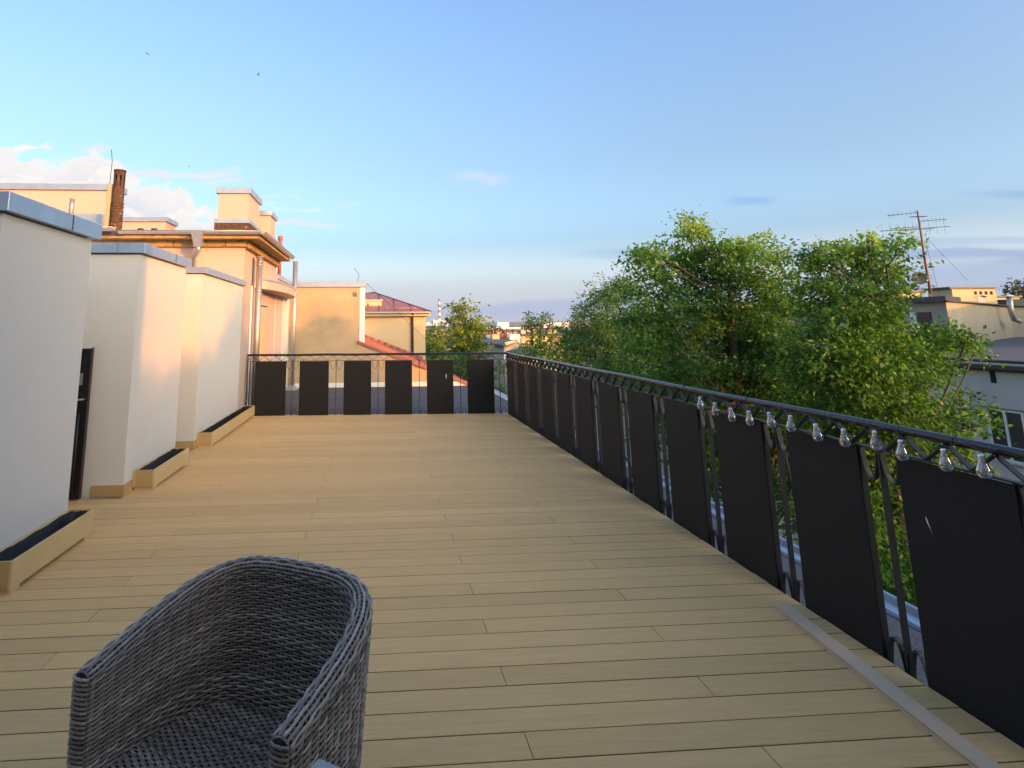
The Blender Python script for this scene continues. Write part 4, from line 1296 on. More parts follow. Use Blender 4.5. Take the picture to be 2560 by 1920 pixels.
# distant town
wallc = ['white', 'palewall', 'beigewall', 'cream', 'palewall', 'white']
r2 = random.Random(11)
town = []
def tbox(px, py, w, h, Y, m_, roofm=None):
    c = P(px, py, Y)
    mb = MB(); mb.box(c.x - w / 2, c.x + w / 2, Y, Y + w * 0.6, GZ - 0.02, c.z)
    t = thing('distant_building', 'small pale building in the hazy distant town on the horizon', 'building', (c.x, Y, GZ), 'distant town buildings')
    mb.build('wall', MT[m_], t)
    if roofm:
        mb = MB(); x0, x1, y0, y1, z = c.x - w / 2 - .5, c.x + w / 2 + .5, Y - .5, Y + w * .6 + .5, c.z + 0.01
        ym = (y0 + y1) / 2
        mb.add([(x0, y0, z), (x1, y0, z), (x1, y1, z), (x0, y1, z), (x0 + 1, ym, z + w * 0.18), (x1 - 1, ym, z + w * 0.18)], [(0, 1, 5, 4), (1, 2, 5), (2, 3, 4, 5), (3, 0, 4), (3, 2, 1, 0)])
        mb.build('roof', MT[roofm], t)
    return t
for i in range(62):
    Y = 10 ** r2.uniform(2.68, 3.4)
    px = r2.uniform(1150, 1480)
    hgt = r2.uniform(6, 14) if Y > 800 else r2.uniform(4, 8)
    w = r2.uniform(10, 26)
    hy = 816 + (-GZ + EYE - hgt) / Y * FPX
    if Y < 260 and px < 1420:
        continue
    tbox(px, hy, w, hgt, Y, r2.choice(wallc), r2.choice([None, None, 'felt', None, 'terracotta', None]))
tbox(1258, 806, 18, 20, 900, 'white'); tbox(1261, 818, 60, 10, 880, 'white')
tbox(1430, 806, 70, 20, 1100, 'palewall'); tbox(1390, 806, 40, 12, 900, 'white')
for i in range(24):
    Y = 10 ** r2.uniform(2.4, 3.4)
    px = r2.choice([r2.uniform(1070, 1100), r2.uniform(1500, 2350), r2.uniform(2500, 3000), r2.uniform(200, 900)])
    hgt = r2.uniform(6, 12)
    tbox(px, 816 + (-GZ + EYE - hgt) / Y * FPX, r2.uniform(12, 30), hgt, Y, r2.choice(wallc), 'felt')

pp = thing('power_plant_chimney', 'very tall red and white banded factory chimney on the horizon', 'chimney', (P(1097, 800, 2500).x, 2500, GZ))
c = P(1097.5, 747, 2500)
zt, z0 = c.z, GZ
n_ = 8
for k in range(n_):
    za, zb_ = z0 + (zt - z0) * (0.28 + 0.72 * k / n_) if k else z0, z0 + (zt - z0) * (0.28 + 0.72 * (k + 1) / n_)
    if k == 0:
        za = z0
    r0, r1 = 6.6 - 1.6 * (za - z0) / (zt - z0), 6.6 - 1.6 * (zb_ - z0) / (zt - z0)
    mb = MB(); mb.lathe([(r0, za), (r1, zb_ - 0.01), (0.01, zb_ - 0.01)], (c.x, 2500, 0), 14); mb.build('band', MT['redpaint'] if k % 2 == 1 else MT['white'], pp)
pl_ = thing('power_plant', 'white power plant halls with a blue shed at the foot of the tall striped chimney', 'factory', (P(1080, 805, 2450).x, 2450, GZ))
for (x0, x1, y, m_) in ((1064, 1075, 806, 'white'), (1074, 1084, 803, 'palewall'), (1084, 1104, 800, 'white'), (1104, 1122, 801, 'palewall'), (1100, 1116, 808, 'bluepaint'), (1068, 1090, 810, 'palewall')):
    a, b_ = P(x0, y, 2440), P(x1, y, 2440)
    part('hall', m_, pl_, (a.x, b_.x, 2440 + random.uniform(0, 30), 2480, GZ, a.z))

# wooded ridge on the horizon
mb = MB()
N = 260
vs = []
rr_ = random.Random(5)
hgts = [26 + 5 * math.sin(i * 0.13) + 4 * math.sin(i * 0.047 + 1) + rr_.uniform(0, 3.5) for i in range(N + 1)]
for i in range(N + 1):
    X = -7000 + 14000 * i / N
    vs += [(X, 4200, GZ - 1), (X, 4300, hgts[i] - 3), (X, 5200, hgts[i] + 4), (X, 7000, GZ - 1)]
fs = []
for i in range(N):
    for k in range(3):
        fs.append((4 * i + k, 4 * i + 4 + k, 4 * i + 5 + k, 4 * i + 1 + k))
mb.add(vs, fs)
o = struct('hills', mb, MT['field'])

# ------------------------------------------------------------------ trees
def leaf_mesh(name, base, direc, size, tint, m, wid=0.55):
    """numpy arrays of leaves -> one mesh of folded pointed leaves (2 quads each)"""
    n = len(base)
    d = direc / np.linalg.norm(direc, axis=1, keepdims=True)
    rnd = rng.normal(size=(n, 3)) * 0.75
    rnd[:, 2] += 0.9
    side = np.cross(d, rnd)
    side /= np.linalg.norm(side, axis=1, keepdims=True) + 1e-9
    nor = np.cross(side, d)
    s = size[:, None]
    tip = base + d * s
    midc = base + d * s * 0.45 - nor * s * 0.05
    l = base + d * s * 0.42 + side * s * wid * 0.5 + nor * s * 0.06
    r = base + d * s * 0.42 - side * s * wid * 0.5 + nor * s * 0.06
    v = np.stack([base, r, tip, l], axis=1).reshape(-1, 3)
    me = bpy.data.meshes.new(name)
    me.vertices.add(4 * n)
    me.vertices.foreach_set('co', v.astype(np.float32).ravel())
    # two triangles per leaf sharing the midrib
    i0 = np.arange(n) * 4
    loops = np.stack([i0, i0 + 1, i0 + 2, i0, i0 + 2, i0 + 3], axis=1).ravel().astype(np.int32)
    me.loops.add(6 * n)
    me.loops.foreach_set('vertex_index', loops)
    me.polygons.add(2 * n)
    me.polygons.foreach_set('loop_start', (np.arange(2 * n) * 3).astype(np.int32))
    me.polygons.foreach_set('loop_total', np.full(2 * n, 3, dtype=np.int32))
    me.materials.append(m)
    at = me.attributes.new('tint', 'FLOAT', 'POINT')
    at.data.foreach_set('value', np.repeat(tint, 4).astype(np.float32))
    me.update()
    me.validate()
    return me


def tree(name, label, clumps, root, leafm, size, density, seed=1, droop=0.25, trunk_r=0.22, wid=0.55, per=16, bare=None, tint_top=None, cat='tree', group=None, limbs=True, fill=1.0):
    """clumps: list of (Vector centre, radius, squash)"""
    global rng
    rng = np.random.default_rng(seed)
    root = Vector(root)
    t = thing(name, label, cat, tuple(root), group)
    B, D, S, Ti = [], [], [], []
    tops = max(c.z + r for c, r, q in clumps)
    lows = min(c.z - r for c, r, q in clumps)
    for c, r, q in clumps:
        rt = size * 2.3                                   # tuft radius
        ntw = max(3, int(density / 300.0 * 9.0 * (r / rt) ** 2))
        u = rng.normal(size=(ntw, 3))
        u /= np.linalg.norm(u, axis=1, keepdims=True)
        rad = r * (1.08 - 0.75 * rng.random(ntw) ** 1.7)
        p = np.array(c)[None, :] + u * rad[:, None] * np.array([1, 1, q])[None, :]
        dirt = u * np.array([1, 1, 0.35])[None, :] + rng.normal(size=(ntw, 3)) * 0.35
        dirt /= np.linalg.norm(dirt, axis=1, keepdims=True)
        rts = rt * rng.uniform(0.65, 1.35, ntw)
        loc = rng.normal(size=(ntw, per * 2, 3)) * 0.5
        loc[:, :, 2] *= 0.55
        along = rng.uniform(-0.6, 1.3, (ntw, per * 2))
        pos = p[:, None, :] + loc * rts[:, None, None] + dirt[:, None, :] * (along * rts[:, None])[:, :, None]
        pos[:, :, 2] -= droop * np.maximum(along, 0) ** 2 * rts[:, None]
        ld = dirt[:, None, :] * 0.8 + rng.normal(size=pos.shape) * 0.6
        ld[:, :, 2] -= droop * 1.2
        B.append(pos.reshape(-1, 3))
        D.append(ld.reshape(-1, 3))
        S.append(size * rng.uniform(0.6, 1.3, ntw * per * 2))
        tw = rng.normal(0.34, 0.15, ntw)
        tn = np.repeat(tw, per * 2) + rng.normal(0, 0.12, ntw * per * 2)
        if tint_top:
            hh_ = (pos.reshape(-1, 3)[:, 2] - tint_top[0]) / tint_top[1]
            tn += np.clip(hh_, 0, 1) * 0.45  # sunlight on the crown top put into the leaf colour
        Ti.append(np.clip(tn, 0, 1))
    me = leaf_mesh('crown', np.concatenate(B), np.concatenate(D), np.concatenate(S), np.concatenate(Ti), leafm, wid)
    cr_ = link('crown', me, t)
    cr_['kind'] = 'stuff'
    # trunk and limbs
    rr2 = random.Random(seed)
    mb = MB()
    cz = sum(c.z for c, r, q in clumps) / len(clumps)
    cx = sum(c.x for c, r, q in clumps) / len(clumps)
    cyy = sum(c.y for c, r, q in clumps) / len(clumps)
    fork = Vector((root.x * 0.5 + cx * 0.5, root.y * 0.5 + cyy * 0.5, root.z + (lows - root.z) * 0.9 + (cz - lows) * 0.25))
    pts = [root.lerp(fork, k / 6) + Vector((rr2.uniform(-.1, .1), rr2.uniform(-.1, .1), 0)) * (k > 0) for k in range(7)]
    mb.tube(pts, [trunk_r * (1.15 - 0.5 * k / 6) for k in range(7)], 10)
    tr_ = mb.build('trunk', MT['bark'], t)
    if limbs:
        leader = [fork, fork.lerp(Vector((cx, cyy, cz)), 0.6), Vector((cx + rr2.uniform(-.3, .3), cyy, cz + (tops - cz) * 0.45))]
        for c, r, q in clumps:
            s0 = min(leader, key=lambda a: (a - c).length + (2.0 if a.z > c.z else 0))
            m1 = s0.lerp(c, 0.35) + Vector((0, 0, -0.12 * (c - s0).length))
            m2 = s0.lerp(c, 0.7) + Vector((rr2.uniform(-.15, .15), rr2.uniform(-.15, .15), 0))
            rb_ = min(trunk_r * 0.35, 0.03 + 0.03 * r)
            ends = [c + Vector((rr2.gauss(0, 1), rr2.gauss(0, 1), rr2.gauss(0.3, 0.8))).normalized() * r * 0.85 for _ in range(4)]
            mbl = MB()
            mbl.tube([s0, m1, m2, c], [rb_, rb_ * 0.75, rb_ * 0.5, rb_ * 0.3], 6)
            for e_ in ends:
                mid_ = c.lerp(e_, 0.5) + Vector((rr2.uniform(-.1, .1), rr2.uniform(-.1, .1), rr2.uniform(-.05, .1))) * r
                mbl.tube([m2.lerp(c, 0.6), mid_, e_], [rb_ * 0.33, rb_ * 0.2, rb_ * 0.07], 5)
            sub(tr_, mbl.build('limb', MT['bark'], t))
        mb = MB(); mb.tube(leader, [trunk_r * 0.6, trunk_r * 0.4, trunk_r * 0.15], 8); sub(tr_, mb.build('limb', MT['bark'], t))
    if bare:
        for (a, b_) in bare:
            a, b_ = Vector(a), Vector(b_)
            mid_ = a.lerp(b_, 0.55) + Vector((rr2.uniform(-.2, .2), 0, rr2.uniform(-.1, .2)))
            mbl = MB(); mbl.tube([a, mid_, b_], [0.07, 0.038, 0.012], 6)
            for k in range(3):
                s_ = a.lerp(b_, rr2.uniform(0.4, 0.85))
                mbl.tube([s_, s_ + Vector((rr2.uniform(-.8, .8), 0, rr2.uniform(.2, .9)))], [0.02, 0.006], 5)
            sub(tr_, mbl.build('bare_branch', MT['bark'], t))
    return t


K = 2560 / 2212.0
def CL(lst, Y, dy=0.0, q=0.9, seed=0, rs=0.88):
    """clumps from photo circles (2212-px view): x, y, radius, optional depth shift"""
    r0 = random.Random(seed)
    out = []
    for it in lst:
        x, y, r = it[:3]
        off = it[3] if len(it) > 3 else r0.uniform(-1, 1) * dy
        c = P(x * K, y * K, Y + off)
        out.append((c, r * rs * K / FPX * (Y + off), q))
    return out


# the tall tree in the middle right (linden) and its neighbours
treeB = CL([(1488, 478, 22), (1482, 500, 30), (1512, 500, 22), (1385, 548, 22), (1497, 545, 42), (1400, 552, 34), (1368, 562, 20), (1440, 570, 48), (1545, 545, 46), (1605, 535, 38), (1650, 545, 42), (1680, 565, 24),
            (1500, 610, 66), (1590, 605, 72), (1670, 620, 60), (1420, 640, 56), (1470, 690, 72), (1560, 700, 82), (1650, 700, 80), (1705, 665, 36),
            (1400, 720, 56), (1440, 780, 66), (1530, 800, 84), (1630, 800, 86), (1700, 760, 70), (1480, 860, 70), (1580, 890, 85), (1690, 880, 90), (1760, 840, 80),
            (1770, 960, 90), (1660, 980, 85), (1560, 980, 80), (1850, 1060, 95), (1740, 1080, 90)], 15.5, 1.3, seed=3)
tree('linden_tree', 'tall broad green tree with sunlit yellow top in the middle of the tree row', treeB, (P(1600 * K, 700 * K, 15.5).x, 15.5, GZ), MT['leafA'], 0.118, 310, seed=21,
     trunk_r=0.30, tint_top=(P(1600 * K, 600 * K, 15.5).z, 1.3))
treeC = CL([(1765, 545, 30), (1752, 570, 26), (1812, 548, 40), (1850, 570, 40), (1872, 532, 30), (1918, 525, 30), (1945, 540, 22), (1930, 580, 26), (1895, 575, 40),
            (1768, 615, 34), (1800, 640, 56), (1870, 640, 62), (1915, 615, 30), (1800, 710, 62), (1880, 705, 56), (1925, 690, 34), (1850, 760, 70), (1760, 780, 70),
            (1920, 760, 50), (1985, 735, 40), (2035, 735, 36), (2085, 742, 28), (2113, 745, 14), (1945, 800, 60), (2005, 790, 42), (2035, 800, 20),
            (1870, 840, 78), (1800, 870, 80), (1950, 860, 56), (1900, 920, 80), (1990, 900, 40), (2090, 880, 34), (2105, 915, 26), (2030, 935, 26),
            (1850, 990, 85), (1960, 985, 70), (2040, 975, 44), (1900, 1080, 85), (1990, 1060, 60), (1960, 1150, 85), (1880, 1170, 80), (1990, 1250, 80), (1960, 1330, 80), (1900, 1260, 80), (1820, 1100, 80)], 11.5, 0.9, seed=5)
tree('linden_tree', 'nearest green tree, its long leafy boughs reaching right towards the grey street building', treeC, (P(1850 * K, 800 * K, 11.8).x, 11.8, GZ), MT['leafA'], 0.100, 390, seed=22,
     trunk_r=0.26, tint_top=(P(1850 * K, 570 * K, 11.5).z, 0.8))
treeA = CL([(1330, 618, 30), (1365, 612, 32), (1300, 640, 34), (1345, 660, 52), (1290, 680, 40), (1262, 660, 20), (1255, 710, 36), (1310, 720, 56), (1370, 720, 60), (1240, 750, 40),
            (1200, 765, 28), (1280, 770, 50), (1350, 780, 60), (1410, 760, 60), (1180, 780, 22), (1230, 800, 40), (1420, 690, 40), (1310, 830, 60), (1390, 840, 60)], 25, 1.6, seed=8)
tree('ash_tree', 'finer-leaved green tree at the left end of the tree row, beyond the railing corner', treeA, (P(1320 * K, 700 * K, 25).x, 25, GZ), MT['leafB'], 0.125, 260, seed=23, trunk_r=0.28, wid=0.42)
treeL = CL([(1450, 860, 60), (1380, 830, 50), (1320, 800, 40), (1520, 900, 70), (1450, 930, 80), (1560, 1010, 80)], 19, 1.0, seed=9)
tree('leafy_shrub_tree', 'low leafy tree just behind the handrail, between the taller trees', treeL, (P(1450 * K, 800 * K, 19).x, 19, GZ), MT['leafB'], 0.11, 200, seed=24, trunk_r=0.14)

# trees left of the railing corner
t1 = CL([(995, 657, 11), (984, 668, 10), (1004, 673, 16), (1022, 688, 15), (985, 690, 17), (1005, 708, 24), (1026, 712, 18), (984, 724, 20), (1002, 740, 26), (1028, 742, 18), (978, 752, 18), (995, 775, 26), (1022, 775, 20), (970, 785, 20), (1005, 805, 28)], 46, 1.5, seed=10)
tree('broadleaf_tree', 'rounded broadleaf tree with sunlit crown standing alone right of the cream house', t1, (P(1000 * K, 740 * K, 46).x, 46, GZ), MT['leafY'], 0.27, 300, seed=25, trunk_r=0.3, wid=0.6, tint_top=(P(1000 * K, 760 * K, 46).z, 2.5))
t0 = CL([(930, 715, 16), (945, 722, 14), (922, 735, 20), (942, 742, 20), (925, 760, 22), (945, 768, 24), (930, 790, 26)], 37, 1.0, seed=12)
tree('broadleaf_tree', 'small yellowish tree tucked against the right corner of the cream house', t0, (P(932 * K, 750 * K, 37).x, 37, GZ), MT['leafY'], 0.24, 200, seed=26, trunk_r=0.18, wid=0.6, tint_top=(P(930 * K, 770 * K, 37).z, 1.2))
t0b = CL([(960, 782, 26), (990, 800, 30), (1030, 800, 26), (960, 820, 30), (1000, 850, 34), (1050, 840, 28), (980, 880, 30), (1080, 850, 20), (1085, 800, 14), (1085, 890, 20)], 30, 1.5, seed=13)
tree('garden_shrub', 'green garden shrub seen through the bars at the right end of the far railing', t0b, (P(1000 * K, 850 * K, 30).x, 30, GZ), MT['leafB'], 0.17, 200, seed=27, trunk_r=0.12)
t2 = CL([(1160, 690, 15), (1182, 692, 13), (1140, 700, 12), (1200, 705, 12), (1165, 700, 15), (1182, 712, 18), (1150, 712, 12), (1195, 722, 16), (1170, 732, 22), (1145, 735, 14), (1210, 738, 18), (1160, 755, 26), (1190, 755, 24), (1130, 762, 18), (1140, 745, 12)], 38, 1.2, seed=14)
br = [(P(1165 * K, 740 * K, 38), P(1176 * K, 668 * K, 38)), (P(1150 * K, 750 * K, 38), P(1137 * K, 674 * K, 38)), (P(1175 * K, 730 * K, 38), P(1190 * K, 678 * K, 38))]
tree('broadleaf_tree', 'thin tree with bare dead branches at its top, beyond the railing corner', t2, (P(1165 * K, 740 * K, 38).x, 38, GZ), MT['leafB'], 0.2, 150, seed=28, trunk_r=0.2, bare=br)
t5 = CL([(2200, 618, 14), (2212, 632, 24), (2190, 640, 16), (2230, 640, 30)], 70, 1, seed=15)
tree('broadleaf_tree', 'dark tree top above the roofs at the right picture edge', t5, (P(2215 * K, 640 * K, 70).x, 70, GZ), MT['leafD'], 0.4, 150, seed=29, trunk_r=0.3)
# distant trees in the town
r3 = random.Random(31)
B, D, S, Ti = [], [], [], []
rng = np.random.default_rng(77)
cen = []
for i in range(420):
    Y = 10 ** r3.uniform(2.45, 3.55)
    px = r3.choice([r3.uniform(1050, 1500), r3.uniform(1150, 1480), r3.uniform(1400, 2700), r3.uniform(-200, 1100)])
    R = r3.uniform(3.5, 6.5) * (1 + Y / 2500)
    x = P(px, 816, Y).x
    cen.append((x, Y, GZ + R * 0.9, R))
for (x, Y, z, R) in cen:
    n = 160
    u_ = rng.normal(size=(n, 3)); u_ /= np.linalg.norm(u_, axis=1, keepdims=True)
    B.append(np.array([x, Y, z]) + u_ * R * rng.uniform(0.7, 1.0, (n, 1)) * np.array([1.2, 1.2, 0.9]))
    D.append(rng.normal(size=(n, 3)))
    S.append(R * rng.uniform(0.16, 0.34, n))
    Ti.append(np.clip(rng.normal(0.4, 0.2, n), 0, 1))
me = leaf_mesh('distant_woodland', np.concatenate(B), np.concatenate(D), np.concatenate(S), np.concatenate(Ti), MT['leafD'], 0.9)
o = link('distant_woodland', me)
tag(o, 'patchy belts of dark trees between the buildings of the distant town', 'woodland', kind='stuff')

# street trees outside the picture on the right, which keep the low sun off the deck and the foot of the walls
def crown_top(y):
    h = 3.92 + 0.08 * math.sin(y * 2.3) + 0.06 * math.sin(y * 5.1 + 1)
    h += 0.50 * math.exp(-((y + 6.55) / 0.38) ** 2)
    if -5.6 < y < -3.7:
        h += (y + 5.6) / 1.9 * 1.1
    if y > 1.0:
        h += 0.75 * min(1.0, (y - 1.0) / 2.5) + 0.12 * math.sin(y * 7)
    if y < -9.4:
        h += 1.6
    return h


for i, (ya, yb_) in enumerate(((-26, -20), (-20, -14.5), (-14.5, -9), (-9, -3.9), (-3.0, 1.6), (1.6, 4.3))):
    r0 = random.Random(60 + i)
    cl = []
    y = ya + 0.35
    while y < yb_:
        for e_ in (0.0, 0.37):
            cl.append((Vector((9.2 + r0.uniform(-0.3, 0.3), y + e_, crown_top(y + e_) - 0.45)), 0.30, 0.9))
        cl.append((Vector((9.2 + r0.uniform(-0.4, 0.4), y, crown_top(y) - 0.95)), 0.55, 0.9))
        cl.append((Vector((9.2 + r0.uniform(-0.6, 0.6), y, crown_top(y) - 1.7)), 0.9, 0.9))
        cl.append((Vector((9.4 + r0.uniform(-0.8, 0.8), y, crown_top(y) - 3.1)), 1.5, 0.9))
        y += 0.75
    for k in range(3):
        cl.append((Vector((9.2, (ya + yb_) / 2 + r0.uniform(-1, 1), -1.5 - 1.6 * k)), 2.0 - 0.3 * k, 0.9))
    tree('street_tree', 'street tree of the row continuing along the railing beside the viewer, outside the picture', cl, (9.2, (ya + yb_) / 2, GZ), MT['leafA'], 0.15, 300, seed=70 + i, trunk_r=0.25, group='street trees')
cl = []
for k in range(26):
    z = 5.05 - 0.24 * k
    rr__ = 0.07 + 0.075 * k
    for m__ in range(1 if k < 3 else 4):
        an = m__ * 1.57 + k * 0.7
        cl.append((Vector((9.2 + math.cos(an) * rr__ * 0.55 * (k > 2), -3.72 + math.sin(an) * rr__ * 0.55 * (k > 2), z)), 0.13 + rr__ * 0.55, 0.6))
tree('spruce_tree', 'pointed spruce between the street trees, outside the picture', cl, (9.2, -3.72, GZ), MT['leafD'], 0.09, 420, seed=90, trunk_r=0.2, wid=0.3, limbs=False)
ob = thing('stair_house', 'rendered penthouse behind the viewer, outside the picture', 'building', (-2, -3, 0))
mb = MB(); mb.box(-9, 2.98, -7.0, -0.36, -0.07, 4.3); mb.build('wall', MT['plaster'], ob)
mb = MB(); mb.box(-9.05, 3.03, -7.1, -0.31, 4.302, 4.42); mb.build('roof', MT['felt'], ob)
for xw in (-5.5, -2.6, 0.2):
    mb = MB(); mb.box(xw, xw + 1.6, -0.359, -0.345, 0.05, 2.25); o = mb.build('window', MT['pvc'], ob)
    mb = MB(); mb.box(xw + 0.08, xw + 1.52, -0.344, -0.338, 0.13, 2.17); sub(o, mb.build('pane', MT['glass'], ob))

shade_block = thing('rooftop_block', 'unseen block added to shade the beige rooftop storey, outside the picture on the right', 'building', (45, 25, 0.4))
mb = MB()
fx, fy = 14.1 / 16.73, 9.0 / 16.73
c0 = Vector((38.9, 20.6))
pl = [c0 - Vector((fx, fy)) * 1.0, c0 + Vector((fx, fy)) * 22, c0 + Vector((fx, fy)) * 22 + Vector((fy, -fx)) * 8, c0 - Vector((fx, fy)) * 1.0 + Vector((fy, -fx)) * 8]
zs = [4.15, 5.6, 5.6, 4.15]  # added unseen block; top slanted to set the shadow line on the rooftop storey
mb.add([(p_[0], p_[1], 0.35) for p_ in pl] + [(p_[0], p_[1], z_) for p_, z_ in zip(pl, zs)], [(0, 1, 2, 3), (4, 7, 6, 5), (0, 4, 5, 1), (1, 5, 6, 2), (2, 6, 7, 3), (3, 7, 4, 0)])
mb.build('wall', MT['beigewall'], shade_block)

# ------------------------------------------------------------------ birds
def bird(px, py, Y, span, roll, label):
    c = P(px, py, Y)
    mb = MB()
    M = Matrix.Translation(c) @ Euler((R_(15), R_(roll), R_(random.uniform(-60, 60)))).to_matrix().to_4x4()
    mb.tube([M @ Vector((0, -0.11, 0)), M @ Vector((0, -0.06, 0.01)), M @ Vector((0, 0.03, 0)), M @ Vector((0, 0.12, 0))], [0.006, 0.024, 0.022, 0.004], 8)
    o_pts = []
    for s_ in (-1, 1):
        w = [(0, -0.045, 0.005), (s_ * span * 0.45, -0.06, 0.05), (s_ * span, 0.05, 0.02), (s_ * span * 0.5, 0.005, 0.045), (0, 0.035, 0.005)]
        vs = [M @ Vector(q) for q in w]
        vs2 = [v_ + Vector((0, 0, -0.004)) for v_ in vs]
        n5 = 5
        fs = [tuple(range(5)), tuple(reversed(range(5, 10)))] + [(i, i + 5, (i + 1) % 5 + 5, (i + 1) % 5) for i in range(5)]
        mb.add(vs + vs2, fs)
    mb.add([M @ Vector(q) for q in ((0, 0.08, 0), (0.025, 0.17, 0), (0, 0.14, 0.0), (-0.025, 0.17, 0))], [(0, 1, 2), (0, 2, 3)])
    tag(mb.build('bird', MT['bird'], None), label, 'bird', 'birds in the sky')


bird(368, 135, 34, 0.19, 20, 'small dark swift highest in the blue sky, leftmost one')
bird(647, 186, 36, 0.17, -50, 'small dark swift in the blue sky above the large capped chimney')
bird(473, 416, 55, 0.17, 10, 'tiny dark swift just above the small clouds at the left')

# ------------------------------------------------------------------ wicker armchair
CO = Vector((-0.497, 1.661, 0))
EX, EY = Vector((0.886, -0.463, 0)), Vector((0.463, 0.886, 0))
CH_A, CH_D, CH_N = 0.326, 0.545, 3.6
SEAT = 0.40


def cpath(n_):
    raw = []
    M0 = 400
    for i in range(M0 + 1):
        th = math.pi * i / M0
        c_, s_ = math.cos(th), math.sin(th)
        x = CH_A * math.copysign(abs(c_) ** (2 / CH_N), c_)
        y = CH_D * abs(s_) ** (2 / CH_N)
        raw.append((x * (1 + 0.07 * y / CH_D), y))
    acc = [0]
    for a, b_ in zip(raw[:-1], raw[1:]):
        acc.append(acc[-1] + math.hypot(b_[0] - a[0], b_[1] - a[1]))
    tot = acc[-1]
    out = []
    j = 0
    for i in range(n_ + 1):
        s_ = tot * i / n_
        while j < M0 - 1 and acc[j + 1] < s_:
            j += 1
        f = (s_ - acc[j]) / max(1e-9, acc[j + 1] - acc[j])
        out.append((raw[j][0] + (raw[j + 1][0] - raw[j][0]) * f, raw[j][1] + (raw[j + 1][1] - raw[j][1]) * f))
    nor = []
    for i in range(n_ + 1):
        a, b_ = out[max(0, i - 1)], out[min(n_, i + 1)]
        tx, ty = b_[0] - a[0], b_[1] - a[1]
        l_ = math.hypot(tx, ty)
        nor.append((ty / l_, -tx / l_))      # outward
    return out, nor, tot


NS = 46                     # stakes round the shell
SUBD = 4
NP = NS * SUBD
cpts, cnor, ctot = cpath(NP)


def rim_h(p):
    f = max(0.0, min(1.0, p[1] / CH_D))
    return 0.660 + 0.130 * f ** 1.1


def taper(z):
    return 0.74 + 0.26 * min(1.0, max(0.0, z / 0.72)) ** 0.9


def cw(i, z, off):
    """chair world point on the shell: path index, height, outward offset"""
    p, n_ = cpts[i], cnor[i]
    k = taper(z)
    x = p[0] * (0.78 + 0.22 * k) + n_[0] * off
    y = p[1] * k + n_[1] * off
    return CO + EX * x + EY * y + Vector((0, 0, z))


chair = thing('wicker_armchair', 'grey-brown woven wicker tub armchair in the foreground, lower left', 'armchair', (CO.x + EY.x * .25, CO.y + EY.y * .25, 0))
rc = random.Random(3)
HALF = 0.026


def shell(name, off, zlo, sgn):
    """woven skin: horizontal strands going in and out of upright stakes, offset off from the middle of the wall"""
    mb = MB()
    step = 0.0088
    nrow = int((0.80 - zlo) / step)
    for j in range(nrow + 1):
        seg = []
        zrel = j / nrow
        tint = min(1, max(0, rc.gauss(0.5, 0.16)))
        for i in range(NP + 1):
            top = rim_h(cpts[i]) - 0.020
            z = zlo + (top - zlo) * zrel
            ph = (i / SUBD + j) * math.pi
            amp = 0.0038 * math.sin(ph + math.pi / 2) * 1.0
            seg.append(cw(i, z + 0.0006 * math.sin(i * 1.7 + j), off + sgn * amp))
        mb.tube(seg, 0.0037, 5, tint=tint)
    for s_ in range(NS + 1):
        i = s_ * SUBD
        top = rim_h(cpts[i]) - 0.018
        mb.tube([cw(i, zlo + (top - zlo) * k / 8, off) for k in range(9)], 0.0030, 5, tint=0.35)
    o = mb.build(name, MT['wicker'], chair)
    o['kind'] = 'stuff'
    return o


shell('outer_weave', HALF - 0.002, 0.05, 1)
shell('inner_weave', -HALF + 0.002, SEAT - 0.01, -1)
# dark core between the skins
mb = MB()
vs, fs = [], []
for i in range(0, NP + 1, SUBD):
    top = rim_h(cpts[i]) - 0.022
    zz_ = [0.05 + (top - 0.05) * k / 7 for k in range(8)]
    for (z, o_) in [(q_, -0.012) for q_ in zz_] + [(q_, 0.012) for q_ in reversed(zz_)]:
        vs.append(cw(i, z, o_))
m_ = NS + 1
for i in range(m_ - 1):
    for k in range(16):
        j = (k + 1) % 16
        fs.append((i * 16 + k, i * 16 + j, (i + 1) * 16 + j, (i + 1) * 16 + k))
mb.add(vs, fs, False)
mb.build('frame_core', MT['wickerdark'], chair)
# rim: lengthwise strands over a rounded top
mb = MB()
core = []
for i in range(NP + 1):
    core.append(cw(i, rim_h(cpts[i]) - 0.012, 0))
mb.tube(core, 0.0205, 10, tint=0.1)
o = mb.build('rim_core', MT['wickerdark'], chair)
mb = MB()
NR = 8
for s_ in range(NR):
    an = math.pi * (-0.08 + 1.16 * s_ / (NR - 1))
    tint = min(1, max(0, rc.gauss(0.56, 0.2)))
    seg = []
    for i in range(NP + 1):
        ph = (i / SUBD + s_) * math.pi
        r_ = 0.0265 + 0.0034 * math.sin(ph + math.pi / 2)
        z = rim_h(cpts[i]) - 0.012
        seg.append(cw(i, z, 0) + (cw(i, z, 1) - cw(i, z, 0)).normalized() * (-math.cos(an) * r_ * 1.02) + Vector((0, 0, math.sin(an) * r_ * 0.80)))
    # strand seen as a slightly flattened cord
    mb.tube(seg, 0.0046, 6, tint=tint)
o = mb.build('rim_weave', MT['wicker'], chair)
o['kind'] = 'stuff'
mb = MB()
for s_ in range(0, NS * 2 + 1):
    i = min(NP, int(s_ * SUBD / 2))
    z = rim_h(cpts[i]) - 0.012
    seg = []
    for k in range(9):
        an = math.pi * (-0.12 + 1.24 * k / 8)
        seg.append(cw(i, z, 0) + (cw(i, z, 1) - cw(i, z, 0)).normalized() * (-math.cos(an) * 0.0255) + Vector((0, 0, math.sin(an) * 0.0205)))
    mb.tube(seg, 0.0026, 5, tint=0.45)
o = mb.build('rim_wrapping', MT['wicker'], chair)
o['kind'] = 'stuff'
